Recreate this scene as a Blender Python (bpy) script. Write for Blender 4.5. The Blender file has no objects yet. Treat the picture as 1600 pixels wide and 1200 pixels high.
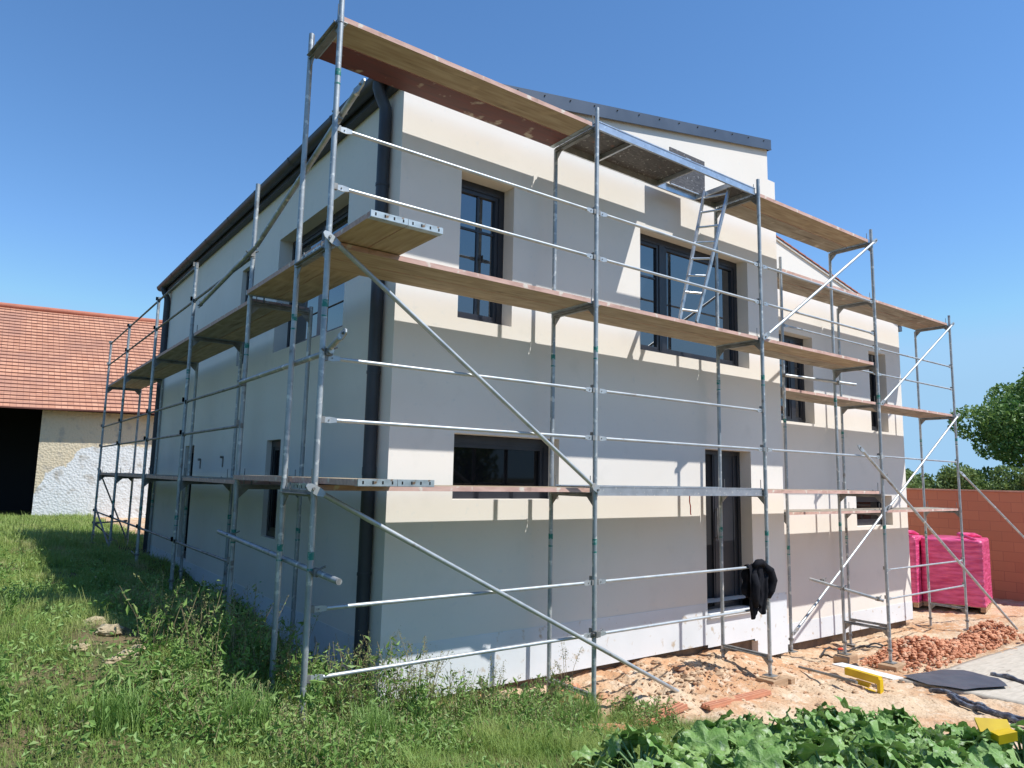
import bpy, math, random
import numpy as np
from mathutils import Vector, Matrix
random.seed(7); RNG = np.random.default_rng(11)
S = bpy.context.scene
COL = S.collection

# ------------------------------------------------------------ camera, sky, sun, exposure
def setup_camera():
    yaw, pit, rol, f = math.radians(36.679), math.radians(7.465), math.radians(1.207), 1112.74
    F = Vector((math.sin(yaw)*math.cos(pit), math.cos(yaw)*math.cos(pit), math.sin(pit)))
    R = F.cross(Vector((0, 0, 1))).normalized(); U = R.cross(F)
    R2 = R*math.cos(rol) + U*math.sin(rol); U2 = -R*math.sin(rol) + U*math.cos(rol)
    cd = bpy.data.cameras.new('camera'); cam = bpy.data.objects.new('camera', cd); COL.objects.link(cam)
    m = Matrix((R2, U2, -F)).transposed().to_4x4(); m.translation = Vector((-3.343, -6.636, 1.970))
    cam.matrix_world = m
    cd.sensor_width = 36; cd.lens = 36*f/1600; cd.clip_start = .05; cd.clip_end = 5000
    S.camera = cam
setup_camera()
SUNV = Vector((0.68, -1.0, 1.85)).normalized()
SUN_EL = math.asin(SUNV.z); SUN_AZ = math.atan2(SUNV.x, SUNV.y)
W = bpy.data.worlds.new('World'); S.world = W; W.use_nodes = True
nt = W.node_tree; nt.nodes.clear()
sky = nt.nodes.new('ShaderNodeTexSky'); sky.sky_type = 'NISHITA'; sky.sun_disc = False
sky.sun_elevation = SUN_EL; sky.sun_rotation = SUN_AZ; sky.altitude = 600; sky.air_density = 1.0; sky.dust_density = .0; sky.ozone_density = 3.5
bg = nt.nodes.new('ShaderNodeBackground'); bg.inputs[1].default_value = .145
wo = nt.nodes.new('ShaderNodeOutputWorld')
hs = nt.nodes.new('ShaderNodeHueSaturation'); hs.inputs['Saturation'].default_value = 1.15
nt.links.new(sky.outputs[0], hs.inputs['Color']); # the band just above the horizon is a little less glaring than the raw model
mn = nt.nodes.new('ShaderNodeVectorMath'); mn.operation = 'MINIMUM'; mn.inputs[1].default_value = (1.9, 3.2, 4.6); nt.links.new(hs.outputs[0], mn.inputs[0])
tcw = nt.nodes.new('ShaderNodeTexCoord'); spw = nt.nodes.new('ShaderNodeSeparateXYZ'); nt.links.new(tcw.outputs['Generated'], spw.inputs[0])
mrw = nt.nodes.new('ShaderNodeMapRange'); mrw.inputs[1].default_value = .12; mrw.inputs[2].default_value = .40; nt.links.new(spw.outputs[2], mrw.inputs[0])
mxw = nt.nodes.new('ShaderNodeMix'); mxw.data_type = 'RGBA'; nt.links.new(mrw.outputs[0], mxw.inputs[0]); nt.links.new(mn.outputs[0], mxw.inputs[6]); nt.links.new(hs.outputs[0], mxw.inputs[7])
nt.links.new(mxw.outputs[2], bg.inputs[0]); nt.links.new(bg.outputs[0], wo.inputs[0])
sl = bpy.data.lights.new('sun', 'SUN'); sl.energy = 4.2; sl.angle = math.radians(.53); sl.color = (.985, .985, .96)
so = bpy.data.objects.new('sun', sl); COL.objects.link(so)
so.rotation_euler = SUNV.to_track_quat('Z', 'Y').to_euler(); so.location = (5, -10, 20)
S.view_settings.view_transform = 'Standard'; S.view_settings.look = 'None'; S.view_settings.gamma = 1
S.view_settings.exposure = 0.43
S.cycles.caustics_reflective = False; S.cycles.caustics_refractive = False; S.cycles.max_bounces = 8; S.cycles.diffuse_bounces = 4

# ------------------------------------------------------------ helpers
class MB:
    def __init__(s): s.v = []; s.f = []; s.m = []; s.sm = []
    def add(s, vs, fs, mi=0, smooth=False):
        o = len(s.v); s.v += [tuple(v) for v in vs]
        for f in fs: s.f.append([i+o for i in f]); s.m.append(mi); s.sm.append(smooth)
    def box(s, a, b, mi=0, mis=None):
        x0, y0, z0 = a; x1, y1, z1 = b
        vs = [(x0,y0,z0),(x1,y0,z0),(x1,y1,z0),(x0,y1,z0),(x0,y0,z1),(x1,y0,z1),(x1,y1,z1),(x0,y1,z1)]
        fs = [(3,2,1,0),(4,5,6,7),(0,1,5,4),(2,3,7,6),(1,2,6,5),(3,0,4,7)]   # bottom top -y +y +x -x
        for i, f in enumerate(fs): s.add([vs[k] for k in f], [(0,1,2,3)], mis[i] if mis else mi)
    def obox(s, c, ax, ay, az, mi=0):          # oriented box, half-axis vectors
        c = Vector(c); ax = Vector(ax); ay = Vector(ay); az = Vector(az)
        vs = [c+i*ax+j*ay+k*az for k in (-1,1) for (i,j) in ((-1,-1),(1,-1),(1,1),(-1,1))]
        s.add(vs, [(3,2,1,0),(4,5,6,7),(0,1,5,4),(1,2,6,5),(2,3,7,6),(3,0,4,7)], mi)
    def tube(s, p, q, r, mi=0, n=10, caps=True, r2=None):
        p = Vector(p); q = Vector(q); d = (q-p); L = d.length
        if L < 1e-6: return
        d /= L; a = d.orthogonal().normalized(); b = d.cross(a); r2 = r if r2 is None else r2
        vs = [p+(a*math.cos(t)+b*math.sin(t))*r for t in [2*math.pi*i/n for i in range(n)]]
        vs += [q+(a*math.cos(t)+b*math.sin(t))*r2 for t in [2*math.pi*i/n for i in range(n)]]
        s.add(vs, [(i, (i+1)%n, n+(i+1)%n, n+i) for i in range(n)], mi, True)
        if caps:
            s.add(vs[:n], [tuple(range(n-1,-1,-1))], mi); s.add(vs[n:], [tuple(range(n))], mi)
    def path(s, pts, r, mi=0, n=8):
        pts = [Vector(p) for p in pts]; rings = []; up = None
        for i, p in enumerate(pts):
            d = (pts[min(i+1, len(pts)-1)] - pts[max(i-1, 0)]).normalized()
            if up is None: up = d.orthogonal().normalized()
            up = (up - d*up.dot(d)).normalized(); b = d.cross(up)
            rr = r[i] if isinstance(r, (list, tuple)) else r
            rings.append([p+(up*math.cos(t)+b*math.sin(t))*rr for t in [2*math.pi*k/n for k in range(n)]])
        vs = [v for rg in rings for v in rg]; fs = []
        for i in range(len(rings)-1):
            for k in range(n): fs.append((i*n+k, i*n+(k+1)%n, (i+1)*n+(k+1)%n, (i+1)*n+k))
        s.add(vs, fs, mi, True); s.add(rings[0], [tuple(range(n-1,-1,-1))], mi); s.add(rings[-1], [tuple(range(n))], mi)
    def build(s, name, mats, parent=None):
        me = bpy.data.meshes.new(name); me.from_pydata(s.v, [], s.f)
        if not isinstance(mats, (list, tuple)): mats = [mats]
        for m in mats: me.materials.append(m)
        me.polygons.foreach_set('material_index', s.m); me.polygons.foreach_set('use_smooth', s.sm); me.update()
        o = bpy.data.objects.new(name, me); COL.objects.link(o)
        if parent: o.parent = parent
        return o
def npmesh(name, V, Fq, mats, mi=None, parent=None, smooth=False):
    """V (n,3) float, Fq (m,k) int with k = 3 or 4"""
    me = bpy.data.meshes.new(name); m, k = Fq.shape
    me.vertices.add(len(V)); me.vertices.foreach_set('co', V.astype(np.float32).ravel())
    me.loops.add(m*k); me.loops.foreach_set('vertex_index', Fq.astype(np.int32).ravel())
    me.polygons.add(m); me.polygons.foreach_set('loop_start', np.arange(0, m*k, k, dtype=np.int32))
    for mt in (mats if isinstance(mats, (list, tuple)) else [mats]): me.materials.append(mt)
    if mi is not None: me.polygons.foreach_set('material_index', mi.astype(np.int32))
    me.polygons.foreach_set('use_smooth', np.full(m, smooth)); me.update(calc_edges=True)
    o = bpy.data.objects.new(name, me); COL.objects.link(o)
    if parent: o.parent = parent
    return o
def tag(o, label=None, cat=None, group=None, kind=None):
    if label: o['label'] = label
    if cat: o['category'] = cat
    if group: o['group'] = group
    if kind: o['kind'] = kind
    return o
def empty(name, loc, label=None, cat=None, group=None):
    o = bpy.data.objects.new(name, None); COL.objects.link(o); o.location = loc; o.empty_display_size = .2
    return tag(o, label, cat, group)
def child(mb, name, mats, par):      # geometry given in world coordinates, parent is an unrotated Empty
    L = par.location
    mb.v = [(x-L.x, y-L.y, z-L.z) for x, y, z in mb.v]
    return mb.build(name, mats, par)
def recenter(o):                     # put the origin of a top-level mesh at its base centre
    me = o.data; n = len(me.vertices); c = np.zeros(n*3, np.float32); me.vertices.foreach_get('co', c); c = c.reshape(-1, 3)
    b = Vector(((c[:,0].min()+c[:,0].max())/2, (c[:,1].min()+c[:,1].max())/2, c[:,2].min()))
    me.vertices.foreach_set('co', (c-np.array(b, np.float32)).ravel()); o.location = b; me.update(); return o

# ------------------------------------------------------------ materials
def mat(name, col, rough=.6, metal=0, noise=None, bump=None, col2=None, scale=(1,1,1), spec=.5, trans=0, thr=(.35,.65), coat=0, detail=6, third=None):
    """noise = texture scale mixing col and col2; bump = (scale, strength, dist); third = (colour, scale, lo, hi) patches"""
    m = bpy.data.materials.new(name); m.use_nodes = True; t = m.node_tree; N = t.nodes; L = t.links
    p = N['Principled BSDF']; p.inputs['Roughness'].default_value = rough; p.inputs['Metallic'].default_value = metal
    p.inputs['Specular IOR Level'].default_value = spec; p.inputs['Coat Weight'].default_value = coat
    p.inputs['Base Color'].default_value = (*col, 1)
    tc = N.new('ShaderNodeTexCoord'); mp = N.new('ShaderNodeMapping'); mp.inputs['Scale'].default_value = scale
    L.new(tc.outputs['Object'], mp.inputs[0]); last = None
    if noise:
        n = N.new('ShaderNodeTexNoise'); n.inputs['Scale'].default_value = noise; n.inputs['Detail'].default_value = detail
        L.new(mp.outputs[0], n.inputs['Vector'])
        r = N.new('ShaderNodeMapRange'); r.inputs[1].default_value = thr[0]; r.inputs[2].default_value = thr[1]
        L.new(n.outputs['Fac'], r.inputs[0])
        mx = N.new('ShaderNodeMix'); mx.data_type = 'RGBA'; mx.inputs[6].default_value = (*col, 1); mx.inputs[7].default_value = (*(col2 or col), 1)
        L.new(r.outputs[0], mx.inputs[0]); last = mx.outputs[2]; L.new(last, p.inputs['Base Color'])
    for th in (third or []):
        c3, sc, lo, hi = th[:4]
        n = N.new('ShaderNodeTexNoise'); n.inputs['Scale'].default_value = sc; n.inputs['Detail'].default_value = 8
        L.new((mp if len(th) > 4 else tc).outputs[0 if len(th) > 4 else 'Object'], n.inputs['Vector'])
        r = N.new('ShaderNodeMapRange'); r.inputs[1].default_value = lo; r.inputs[2].default_value = hi; L.new(n.outputs['Fac'], r.inputs[0])
        mx = N.new('ShaderNodeMix'); mx.data_type = 'RGBA'; mx.inputs[6].default_value = (*col, 1); mx.inputs[7].default_value = (*c3, 1)
        if last: L.new(last, mx.inputs[6])
        L.new(r.outputs[0], mx.inputs[0]); last = mx.outputs[2]; L.new(last, p.inputs['Base Color'])
    if bump:
        n = N.new('ShaderNodeTexNoise'); n.inputs['Scale'].default_value = bump[0]; n.inputs['Detail'].default_value = 5
        L.new(mp.outputs[0], n.inputs['Vector'])
        b = N.new('ShaderNodeBump'); b.inputs['Strength'].default_value = bump[1]; b.inputs['Distance'].default_value = bump[2]
        L.new(n.outputs['Fac'], b.inputs['Height']); L.new(b.outputs[0], p.inputs['Normal'])
    if trans:
        tr = N.new('ShaderNodeBsdfTranslucent'); ms = N.new('ShaderNodeMixShader'); ms.inputs[0].default_value = trans
        if last: L.new(last, tr.inputs[0])
        else: tr.inputs[0].default_value = (*col, 1)
        L.new(p.outputs[0], ms.inputs[1]); L.new(tr.outputs[0], ms.inputs[2]); L.new(ms.outputs[0], N['Material Output'].inputs[0])
    return m
M = {}
M['plaster'] = mat('plaster', (.85,.782,.70), .9, noise=.7, col2=(.82,.747,.66), bump=(260,.3,.003), spec=.2, third=[((.75,.69,.61), 2.4, .60, .85), ((.76,.72,.66), 14, .62, .80)])
M['plinth'] = mat('plinth_board', (.79,.79,.79), .85, noise=1.5, col2=(.73,.73,.72), bump=(200,.2,.002), spec=.2, third=[((.55,.45,.34), 9, .62, .72)])
M['soffit'] = mat('dark_trim', (.045,.05,.06), .42, metal=.3, noise=3, col2=(.06,.065,.075))
M['gutter'] = mat('gutter_metal', (.035,.038,.045), .5, metal=.0, noise=4, col2=(.05,.052,.06))
M['flash'] = mat('verge_flashing', (.10,.115,.135), .38, metal=.55, noise=2, col2=(.13,.145,.165))
M['frame'] = mat('anthracite_frame', (.022,.024,.032), .35, noise=5, col2=(.03,.032,.04))
M['rooftile'] = mat('red_tile', (.50,.17,.10), .85, noise=3, col2=(.40,.14,.085), bump=(60,.4,.01))
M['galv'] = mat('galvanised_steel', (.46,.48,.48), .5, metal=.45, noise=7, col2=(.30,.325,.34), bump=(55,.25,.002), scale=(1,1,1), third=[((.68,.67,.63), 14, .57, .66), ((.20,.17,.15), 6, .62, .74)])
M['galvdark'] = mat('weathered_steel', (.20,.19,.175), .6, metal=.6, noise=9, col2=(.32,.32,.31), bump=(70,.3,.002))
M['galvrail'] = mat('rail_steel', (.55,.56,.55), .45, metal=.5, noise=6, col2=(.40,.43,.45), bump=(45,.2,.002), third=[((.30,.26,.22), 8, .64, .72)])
M['alu'] = mat('aluminium', (.62,.64,.66), .35, metal=.8, noise=10, col2=(.50,.52,.54), third=[((.75,.74,.70), 22, .60, .66)])
M['teal'] = mat('teal_paint', (.02,.20,.16), .5, noise=30, col2=(.30,.40,.38), thr=(.5,.62))
M['wood'] = mat('plywood_underside', (.46,.36,.24), .8, noise=2.2, col2=(.33,.235,.145), scale=(1,9,9), bump=(30,.3,.003), third=[((.13,.085,.05), 1.7, .60, .75, 1), ((.50,.38,.24), 3.5, .58, .72)])
M['woody'] = mat('plywood_underside_lengthwise', (.46,.36,.24), .8, noise=2.2, col2=(.33,.235,.145), scale=(9,1,9), bump=(30,.3,.003), third=[((.13,.085,.05), 1.7, .60, .75, 1), ((.50,.38,.24), 3.5, .58, .72)])
for nm, sc in (('wood', (1,9,9)), ('woody', (9,1,9))):
    M[nm+'2'] = mat('weathered_'+nm, (.38,.325,.25), .85, noise=1.6, col2=(.25,.20,.145), scale=sc, bump=(30,.4,.003), third=[((.10,.07,.045), 1.1, .56, .72, 1), ((.50,.43,.34), 5, .60, .70), ((.30,.10,.07), .9, .62, .70)])
M['woodred'] = mat('red_coated_underside', (.17,.045,.032), .6, noise=2.5, col2=(.13,.045,.035), scale=(1,9,9), third=[((.45,.36,.27), 5, .60, .68), ((.07,.03,.025), 2, .58, .7, 1)])
M['edge'] = mat('pink_plank_edge', (.66,.42,.34), .8, noise=6, col2=(.52,.31,.25), scale=(1,4,4), third=[((.72,.62,.52), 9, .60, .68), ((.30,.18,.13), 4, .62, .72)])
M['endcap'] = mat('plank_end_metal', (.55,.60,.60), .45, metal=.6, noise=14, col2=(.38,.42,.42), third=[((.25,.15,.08), 12, .64, .72)])
M['film'] = mat('dark_printed_plywood', (.055,.045,.04), .5, noise=14, col2=(.11,.095,.085), scale=(1,3,3), third=[((.36,.34,.32), 30, .62, .66), ((.30,.12,.08), 6, .68, .74)])
M['hole'] = mat('dark_slot', (.01,.01,.01), .9)
M['woodblock'] = mat('wood_block', (.50,.33,.19), .85, noise=4, col2=(.34,.21,.12), scale=(1,1,8), bump=(30,.4,.004))
M['soil'] = None
def glass_mat(name, col, ior=1.9, rough=.01):
    m = mat(name, col, rough); p = m.node_tree.nodes['Principled BSDF']; p.inputs['IOR'].default_value = ior
    p.inputs['Specular IOR Level'].default_value = .7
    return m
M['glass'] = glass_mat('window_glass', (.012,.016,.022), 2.1)
M['glassdark'] = glass_mat('dark_window_glass', (.006,.006,.008), 1.28, .03)
M['interior'] = mat('dark_interior', (.012,.012,.014), .9)
M['cloth'] = mat('black_cloth', (.010,.010,.013), .95, noise=20, col2=(.016,.016,.02), spec=.15)
M['pink'] = mat('pink_film', (.86,.14,.31), .4, noise=3, col2=(.58,.045,.15), bump=(5,.8,.04), coat=.2, scale=(1,1,5))
M['pinkshade'] = None
M['redbrick'] = mat('terracotta', (.46,.165,.075), .9, noise=2.5, col2=(.36,.12,.055))
M['rubble'] = mat('brick_rubble', (.66,.32,.18), .95, noise=5, col2=(.52,.21,.11), bump=(40,.5,.01), third=[((.62,.42,.28), 8, .58, .66)])
M['yellow'] = mat('yellow_paint', (.75,.50,.01), .35, noise=6, col2=(.62,.40,.01))
M['white'] = mat('white_board', (.78,.78,.76), .6, noise=5, col2=(.68,.67,.63))
M['black'] = mat('black_plastic', (.02,.02,.022), .45)
M['tarp'] = mat('dark_tarpaulin', (.06,.065,.08), .5, noise=4, col2=(.085,.09,.105), bump=(10,.4,.02))  # dark colour paints the shadow lying on the slab
M['slab'] = mat('pale_slab', (.56,.49,.40), .9, noise=5, col2=(.46,.40,.32), scale=(1,5,1), bump=(40,.3,.006), third=[((.27,.21,.16), 3, .6, .7, 1)])
M['clay'] = mat('clay_strip', (.60,.27,.15), .9, noise=5, col2=(.50,.21,.12), scale=(1,6,1))
M['clod'] = mat('dry_clod', (.50,.40,.25), .95, noise=7, col2=(.38,.29,.17), bump=(25,.7,.03))
M['orange'] = mat('orange_ribbon', (.65,.06,.02), .6)
M['bark'] = mat('bark', (.12,.085,.06), .95, noise=6, col2=(.07,.05,.035), bump=(25,.6,.02))
M['grassA'] = mat('grass_blades', (.25,.37,.075), .6, noise=1.1, col2=(.38,.45,.13), trans=.4, third=[((.50,.44,.22), 2.3, .58, .72), ((.13,.26,.05), 5, .60, .70)])
M['leafA'] = mat('weed_leaves', (.18,.32,.065), .55, noise=2.5, col2=(.30,.42,.12), trans=.35, third=[((.45,.41,.20), 3.1, .60, .70)])
M['seed'] = mat('seed_heads', (.38,.36,.15), .8, noise=9, col2=(.26,.27,.10), trans=.3)
M['drygrass'] = mat('dry_stems', (.42,.33,.18), .85, noise=6, col2=(.28,.22,.12), trans=.2)
M['squash'] = mat('squash_leaf', (.15,.29,.06), .62, noise=5, col2=(.28,.41,.12), trans=.18, third=[((.48,.56,.34), 16, .56, .68),((.11,.24,.05), 9, .58, .68),((.50,.48,.10), 1.8, .66, .74)], bump=(45,.9,.012))
def add_veins(m):
    t = m.node_tree; N = t.nodes; p = N['Principled BSDF']; src = p.inputs['Base Color'].links[0].from_socket
    a = N.new('ShaderNodeAttribute'); a.attribute_name = 'vein'; pw = N.new('ShaderNodeMath'); pw.operation = 'POWER'; pw.inputs[1].default_value = 3; t.links.new(a.outputs['Fac'], pw.inputs[0])
    ml = N.new('ShaderNodeMath'); ml.operation = 'MULTIPLY'; ml.inputs[1].default_value = .75; t.links.new(pw.outputs[0], ml.inputs[0])
    mx = N.new('ShaderNodeMix'); mx.data_type = 'RGBA'; mx.inputs[7].default_value = (.55,.64,.36,1); t.links.new(src, mx.inputs[6]); t.links.new(ml.outputs[0], mx.inputs[0]); t.links.new(mx.outputs[2], p.inputs['Base Color'])
add_veins(M['squash'])
M['petiole'] = mat('squash_stem', (.16,.26,.10), .6)
M['treeleaf'] = mat('tree_leaves', (.09,.19,.04), .55, noise=.9, col2=(.22,.33,.07), trans=.3)
M['bushleaf'] = mat('bush_leaves', (.14,.22,.055), .6, noise=.6, col2=(.23,.30,.09), trans=.3)

# ------------------------------------------------------------ ground
CP = np.array([(-3.3,-6.6,.35),(-3,-2,.30),(-1.2,-2.2,.16),(-2.2,4.5,.55),(-2.2,9,.60),(-2.3,3,.47),(-2.0,2.4,.50),(-1.6,1.7,.38),(-2.3,1.7,.60),(-2.35,0,.72),(-2.35,.8,.70),(-2.5,-.9,.58),(-1.6,.6,.36),(-3.5,6,.58),(-6,5,.6),(-6,-3,.45),(-3.6,0,.50),
 (-1.1,4.2,.40),(-1.1,6.5,.46),(-1.1,9.4,.45),(-1.1,11.8,.36),(-1.1,1.3,.16),(-.45,2,-.12),(-.45,6,-.02),(-.45,10,.05),(-1.2,-1.2,.02),(-.25,-.45,-.2),(0,22,.22),(-6,22,.30),(4,16,.2),(.6,-.7,-.32),
 (1.5,-.35,-.27),(1.8,-.6,-.36),(1.8,-1.2,-.5),(3.05,-1.25,-.36),(3.5,-.35,-.24),(5,-.35,-.3),(4.8,-1.2,-.52),(5.6,-.35,-.42),(6.5,-.6,-.62),(5.5,-1.8,-.55),
 (7.85,-1.2,-.76),(7.85,-.5,-.80),(8.5,.8,-1.0),(10,.6,-1.03),(13,.8,-1.02),(13.4,-.1,-.98),(9,-2,-.70),(12,-2,-.78),(16,0,-.85),
 (18,-2,-.8),(25,0,-.8),(.5,-2.2,-.12),(1.5,-2.5,-.32),(2.5,-3,-.4),(4,-3.5,-.47),(6,-4,-.55),(10,-6,-.6),(2,-6,-.1),(5,-9,-.3),(-4,-12,.3),(14,-10,-.6),(30,20,-.8),(-10,12,.4),(-12,0,.4)], float)
_P = CP[:, :2]; _n = len(CP)
_K = np.linalg.norm(_P[:, None]-_P[None], axis=2); _A = np.block([[_K, np.ones((_n,1)), _P], [np.ones((1,_n)), np.zeros((1,3))], [_P.T, np.zeros((2,3))]])
_w = np.linalg.solve(_A, np.concatenate([CP[:,2], np.zeros(3)]))
def vnoise(x, y, s, seed=0):
    x = x*s; y = y*s; xi = np.floor(x).astype(np.int64); yi = np.floor(y).astype(np.int64); fx = x-xi; fy = y-yi
    fx = fx*fx*(3-2*fx); fy = fy*fy*(3-2*fy)
    def h(a, b):
        n = (a*374761393 + b*668265263 + seed*974711) & 0x7fffffff; n = ((n ^ (n >> 13))*1274126177) & 0x7fffffff
        return ((n ^ (n >> 16)) & 0xffff)/65535.
    return (h(xi,yi)*(1-fx)+h(xi+1,yi)*fx)*(1-fy)+(h(xi,yi+1)*(1-fx)+h(xi+1,yi+1)*fx)*fy
def gz(x, y, rough=True):
    x = np.atleast_1d(np.asarray(x, float)); y = np.atleast_1d(np.asarray(y, float)); out = np.empty(len(x))
    for i in range(0, len(x), 40000):
        p = np.stack([x[i:i+40000], y[i:i+40000]], 1); k = np.linalg.norm(p[:,None]-_P[None], axis=2)
        out[i:i+40000] = k@_w[:_n] + _w[_n] + p@_w[_n+1:]
    d = np.hypot(x-3, y-3); t = np.clip((d-24)/25, 0, 1); out = out*(1-t) + t*np.where(x < 6, .2, -.8)
    if rough:
        dirt = dirtmask(x, y); near = np.clip((30-d)/10, 0, 1)
        out = out + near*(vnoise(x,y,3.1)-.5)*.05 + near*dirt*((vnoise(x,y,9,3)-.5)*.045+(vnoise(x,y,21,5)-.5)*.028)
        rub = np.exp(-(((x-3.3)/1.3)**2+((y+1.0)/.45)**2)); out = out + rub*((1-np.abs(2*vnoise(x,y,7,9)-1))**2*.10 + vnoise(x,y,17,19)**2*.08)
    return out
def dirtmask(x, y):
    # bare tan soil on the building side, ragged against the grass
    e = (vnoise(x,y,1.7,2)-.5)*.7 + (vnoise(x,y,5,4)-.5)*.3
    edge = np.where(x < .2, 99, np.where(x < 2.2, -.55-.3*(x-.2), -1.15-1.1*(x-2.2)))
    m = np.clip((y-edge+e)*3+.5, 0, 1)*(x > .0)
    return np.where(x > 19.5, 0, np.where(x > 4.8, 1.0, np.where(x < .2, 0, m)))
def g1(x, y): return float(gz([x], [y])[0])
def build_ground():
    def axis(lo, hi, step, far):
        a = list(np.arange(lo, hi, step)); s = step; v = a[-1]
        while v < far: s *= 1.25; v += s; a.append(v)
        s = step; v = lo
        while v > -far: s *= 1.25; v -= s; a.insert(0, v)
        return np.array(a)
    X = axis(-5, 14, .06, 1500); Y = axis(-5, 2.4, .06, 1500); nx, ny = len(X), len(Y)
    gx, gy = np.meshgrid(X, Y); x = gx.ravel(); y = gy.ravel(); z = gz(x, y)
    inside = (x > .15) & (x < 12.9) & (y > 1.2) & (y < 10.5); z = np.where(inside, np.minimum(z, -1.2), z)
    V = np.stack([x,y,z], 1); i = np.arange(nx-1)[None,:] + nx*np.arange(ny-1)[:,None]; i = i.ravel()
    Fq = np.stack([i, i+1, i+nx+1, i+nx], 1)
    m = bpy.data.materials.new('ground_soil'); m.use_nodes = True; t = m.node_tree; N = t.nodes; L = t.links; p = N['Principled BSDF']
    p.inputs['Roughness'].default_value = .95; p.inputs['Specular IOR Level'].default_value = .15
    at = N.new('ShaderNodeAttribute'); at.attribute_name = 'dirt'; tc = N.new('ShaderNodeTexCoord')
    def noise(s, d=8):
        n = N.new('ShaderNodeTexNoise'); n.inputs['Scale'].default_value = s; n.inputs['Detail'].default_value = d; L.new(tc.outputs['Object'], n.inputs['Vector']); return n
    def mix(f, a, b):
        x = N.new('ShaderNodeMix'); x.data_type = 'RGBA'
        for s, v in ((6, a), (7, b)):
            if isinstance(v, tuple): x.inputs[s].default_value = (*v, 1)
            else: L.new(v, x.inputs[s])
        L.new(f, x.inputs[0]); return x.outputs[2]
    def rng(n, a, b):
        r = N.new('ShaderNodeMapRange'); r.inputs[1].default_value = a; r.inputs[2].default_value = b; L.new(n.outputs['Fac'], r.inputs[0]); return r.outputs[0]
    tan = mix(rng(noise(1.1), .42, .60), (.60,.44,.29), (.52,.29,.155)); tan = mix(rng(noise(7), .52, .68), tan, (.66,.52,.38)); tan = mix(rng(noise(26), .56, .70), tan, (.33,.22,.14))
    grn = mix(rng(noise(2.4), .40, .62), (.075,.10,.030), (.16,.12,.065)); grn = mix(rng(noise(18), .5, .65), grn, (.05,.065,.022))
    c = mix(at.outputs['Fac'], grn, tan); L.new(c, p.inputs['Base Color'])
    b = N.new('ShaderNodeBump'); b.inputs['Strength'].default_value = .8; b.inputs['Distance'].default_value = .03; n = noise(24, 10); L.new(n.outputs['Fac'], b.inputs['Height']); L.new(b.outputs[0], p.inputs['Normal'])
    o = npmesh('ground', V, Fq, m, smooth=True); tag(o, kind='structure')
    a = o.data.attributes.new('dirt', 'FLOAT', 'POINT'); a.data.foreach_set('value', dirtmask(x, y).astype(np.float32))
build_ground()

# far hills
def build_hills():
    V = []; F = []; n = 90
    for i in range(n+1):
        a = math.radians(-60 + 200*i/n); r = 700
        h = 13+6*math.sin(i*.31)+3*math.sin(i*.83+1)+1.5*math.sin(i*2.1)
        for rr, hh in ((r-160, -2), (r-60, h*.55), (r, h), (r+150, h*.4), (r+200, -4)):
            V.append((math.sin(a)*rr-3, math.cos(a)*rr-6, hh + (1.2*math.sin(i*5.7+rr) if hh > 2 else 0)))
    for i in range(n):
        for k in range(4): F.append((i*5+k, (i+1)*5+k, (i+1)*5+k+1, i*5+k+1))
    m = mat('far_woodland', (.055,.10,.075), .95, noise=.06, col2=(.085,.13,.10), bump=(.15,.8,3), spec=.05)
    mb = MB(); mb.add(V, F, 0, True); o = mb.build('hills', m); tag(o, kind='structure')
build_hills()

# ------------------------------------------------------------ house
XC, YF, YS = -.114, -.30, .85          # left face x, front face y, set-back face y
XR, XT, XE = 6.60, 6.41, 13.13
YB = 11.12
house = empty('house', (3, 3, -.5), 'cream plastered two storey house with anthracite windows and dark gutters, wrapped in scaffolding', 'house')
def facade(mb, axis, c, u0, u1, z0, z1, holes, depth, sgn, mi=0, extra=()):
    """rectangular wall face at axis=c with rectangular holes (u0,u1,z0,z1); reveals run inward (sgn)"""
    hd = [(h, depth) for h in holes]+list(extra); holes = [h for h, _ in hd]
    us = sorted({u0, u1, *[h[0] for h in holes], *[h[1] for h in holes]}); zs = sorted({z0, z1, *[h[2] for h in holes], *[h[3] for h in holes]})
    P = (lambda u, z, d=0: (u, c+sgn*d, z)) if axis == 'y' else (lambda u, z, d=0: (c+sgn*d, u, z))
    for i in range(len(us)-1):
        for k in range(len(zs)-1):
            a, b, e, f = us[i], us[i+1], zs[k], zs[k+1]; cu, cz = (a+b)/2, (e+f)/2
            if any(h[0] < cu < h[1] and h[2] < cz < h[3] for h in holes): continue
            mb.add([P(a,e), P(b,e), P(b,f), P(a,f)], [(0,1,2,3)], mi)
    for (a, b, e, f), depth in hd:
        for p in ([(a,e),(b,e)], [(b,e),(b,f)], [(b,f),(a,f)], [(a,f),(a,e)]):
            mb.add([P(*p[0]), P(*p[1]), P(*p[1], depth), P(*p[0], depth)], [(0,1,2,3)], mi)
W1 = (.63,1.352,3.655,5.30); W2 = (3.45,5.81,3.66,5.33); W3 = (.637,2.08,1.73,2.42); DR = (4.74,5.79,.20,2.42)
L1 = (.99,3.40,3.65,5.31); L2 = (4.66,5.20,3.66,5.25); B1 = (2.83,3.40,1.10,2.41); B2 = (7.55,8.25,.34,2.44)
W4 = (8.15,9.53,3.11,4.80); W5 = (11.72,12.46,3.11,4.82); W6 = (10.96,12.45,1.13,1.75)
def roofz(x): return 6.245 + .186*x
mb = MB(); zt = 6.05
facade(mb, 'y', YF, XC, XR, .34, zt, [W1, W2, W3, (DR[0],DR[1],.34,DR[3])], .26, 1)
mb.add([(XC,YF,zt),(XR,YF,zt),(XR,YF,6.80),(XT,YF,6.80),(XT,YF,roofz(XT)-.1),(XC,YF,roofz(XC)-.1)], [(0,1,2,3,4,5)])
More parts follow.
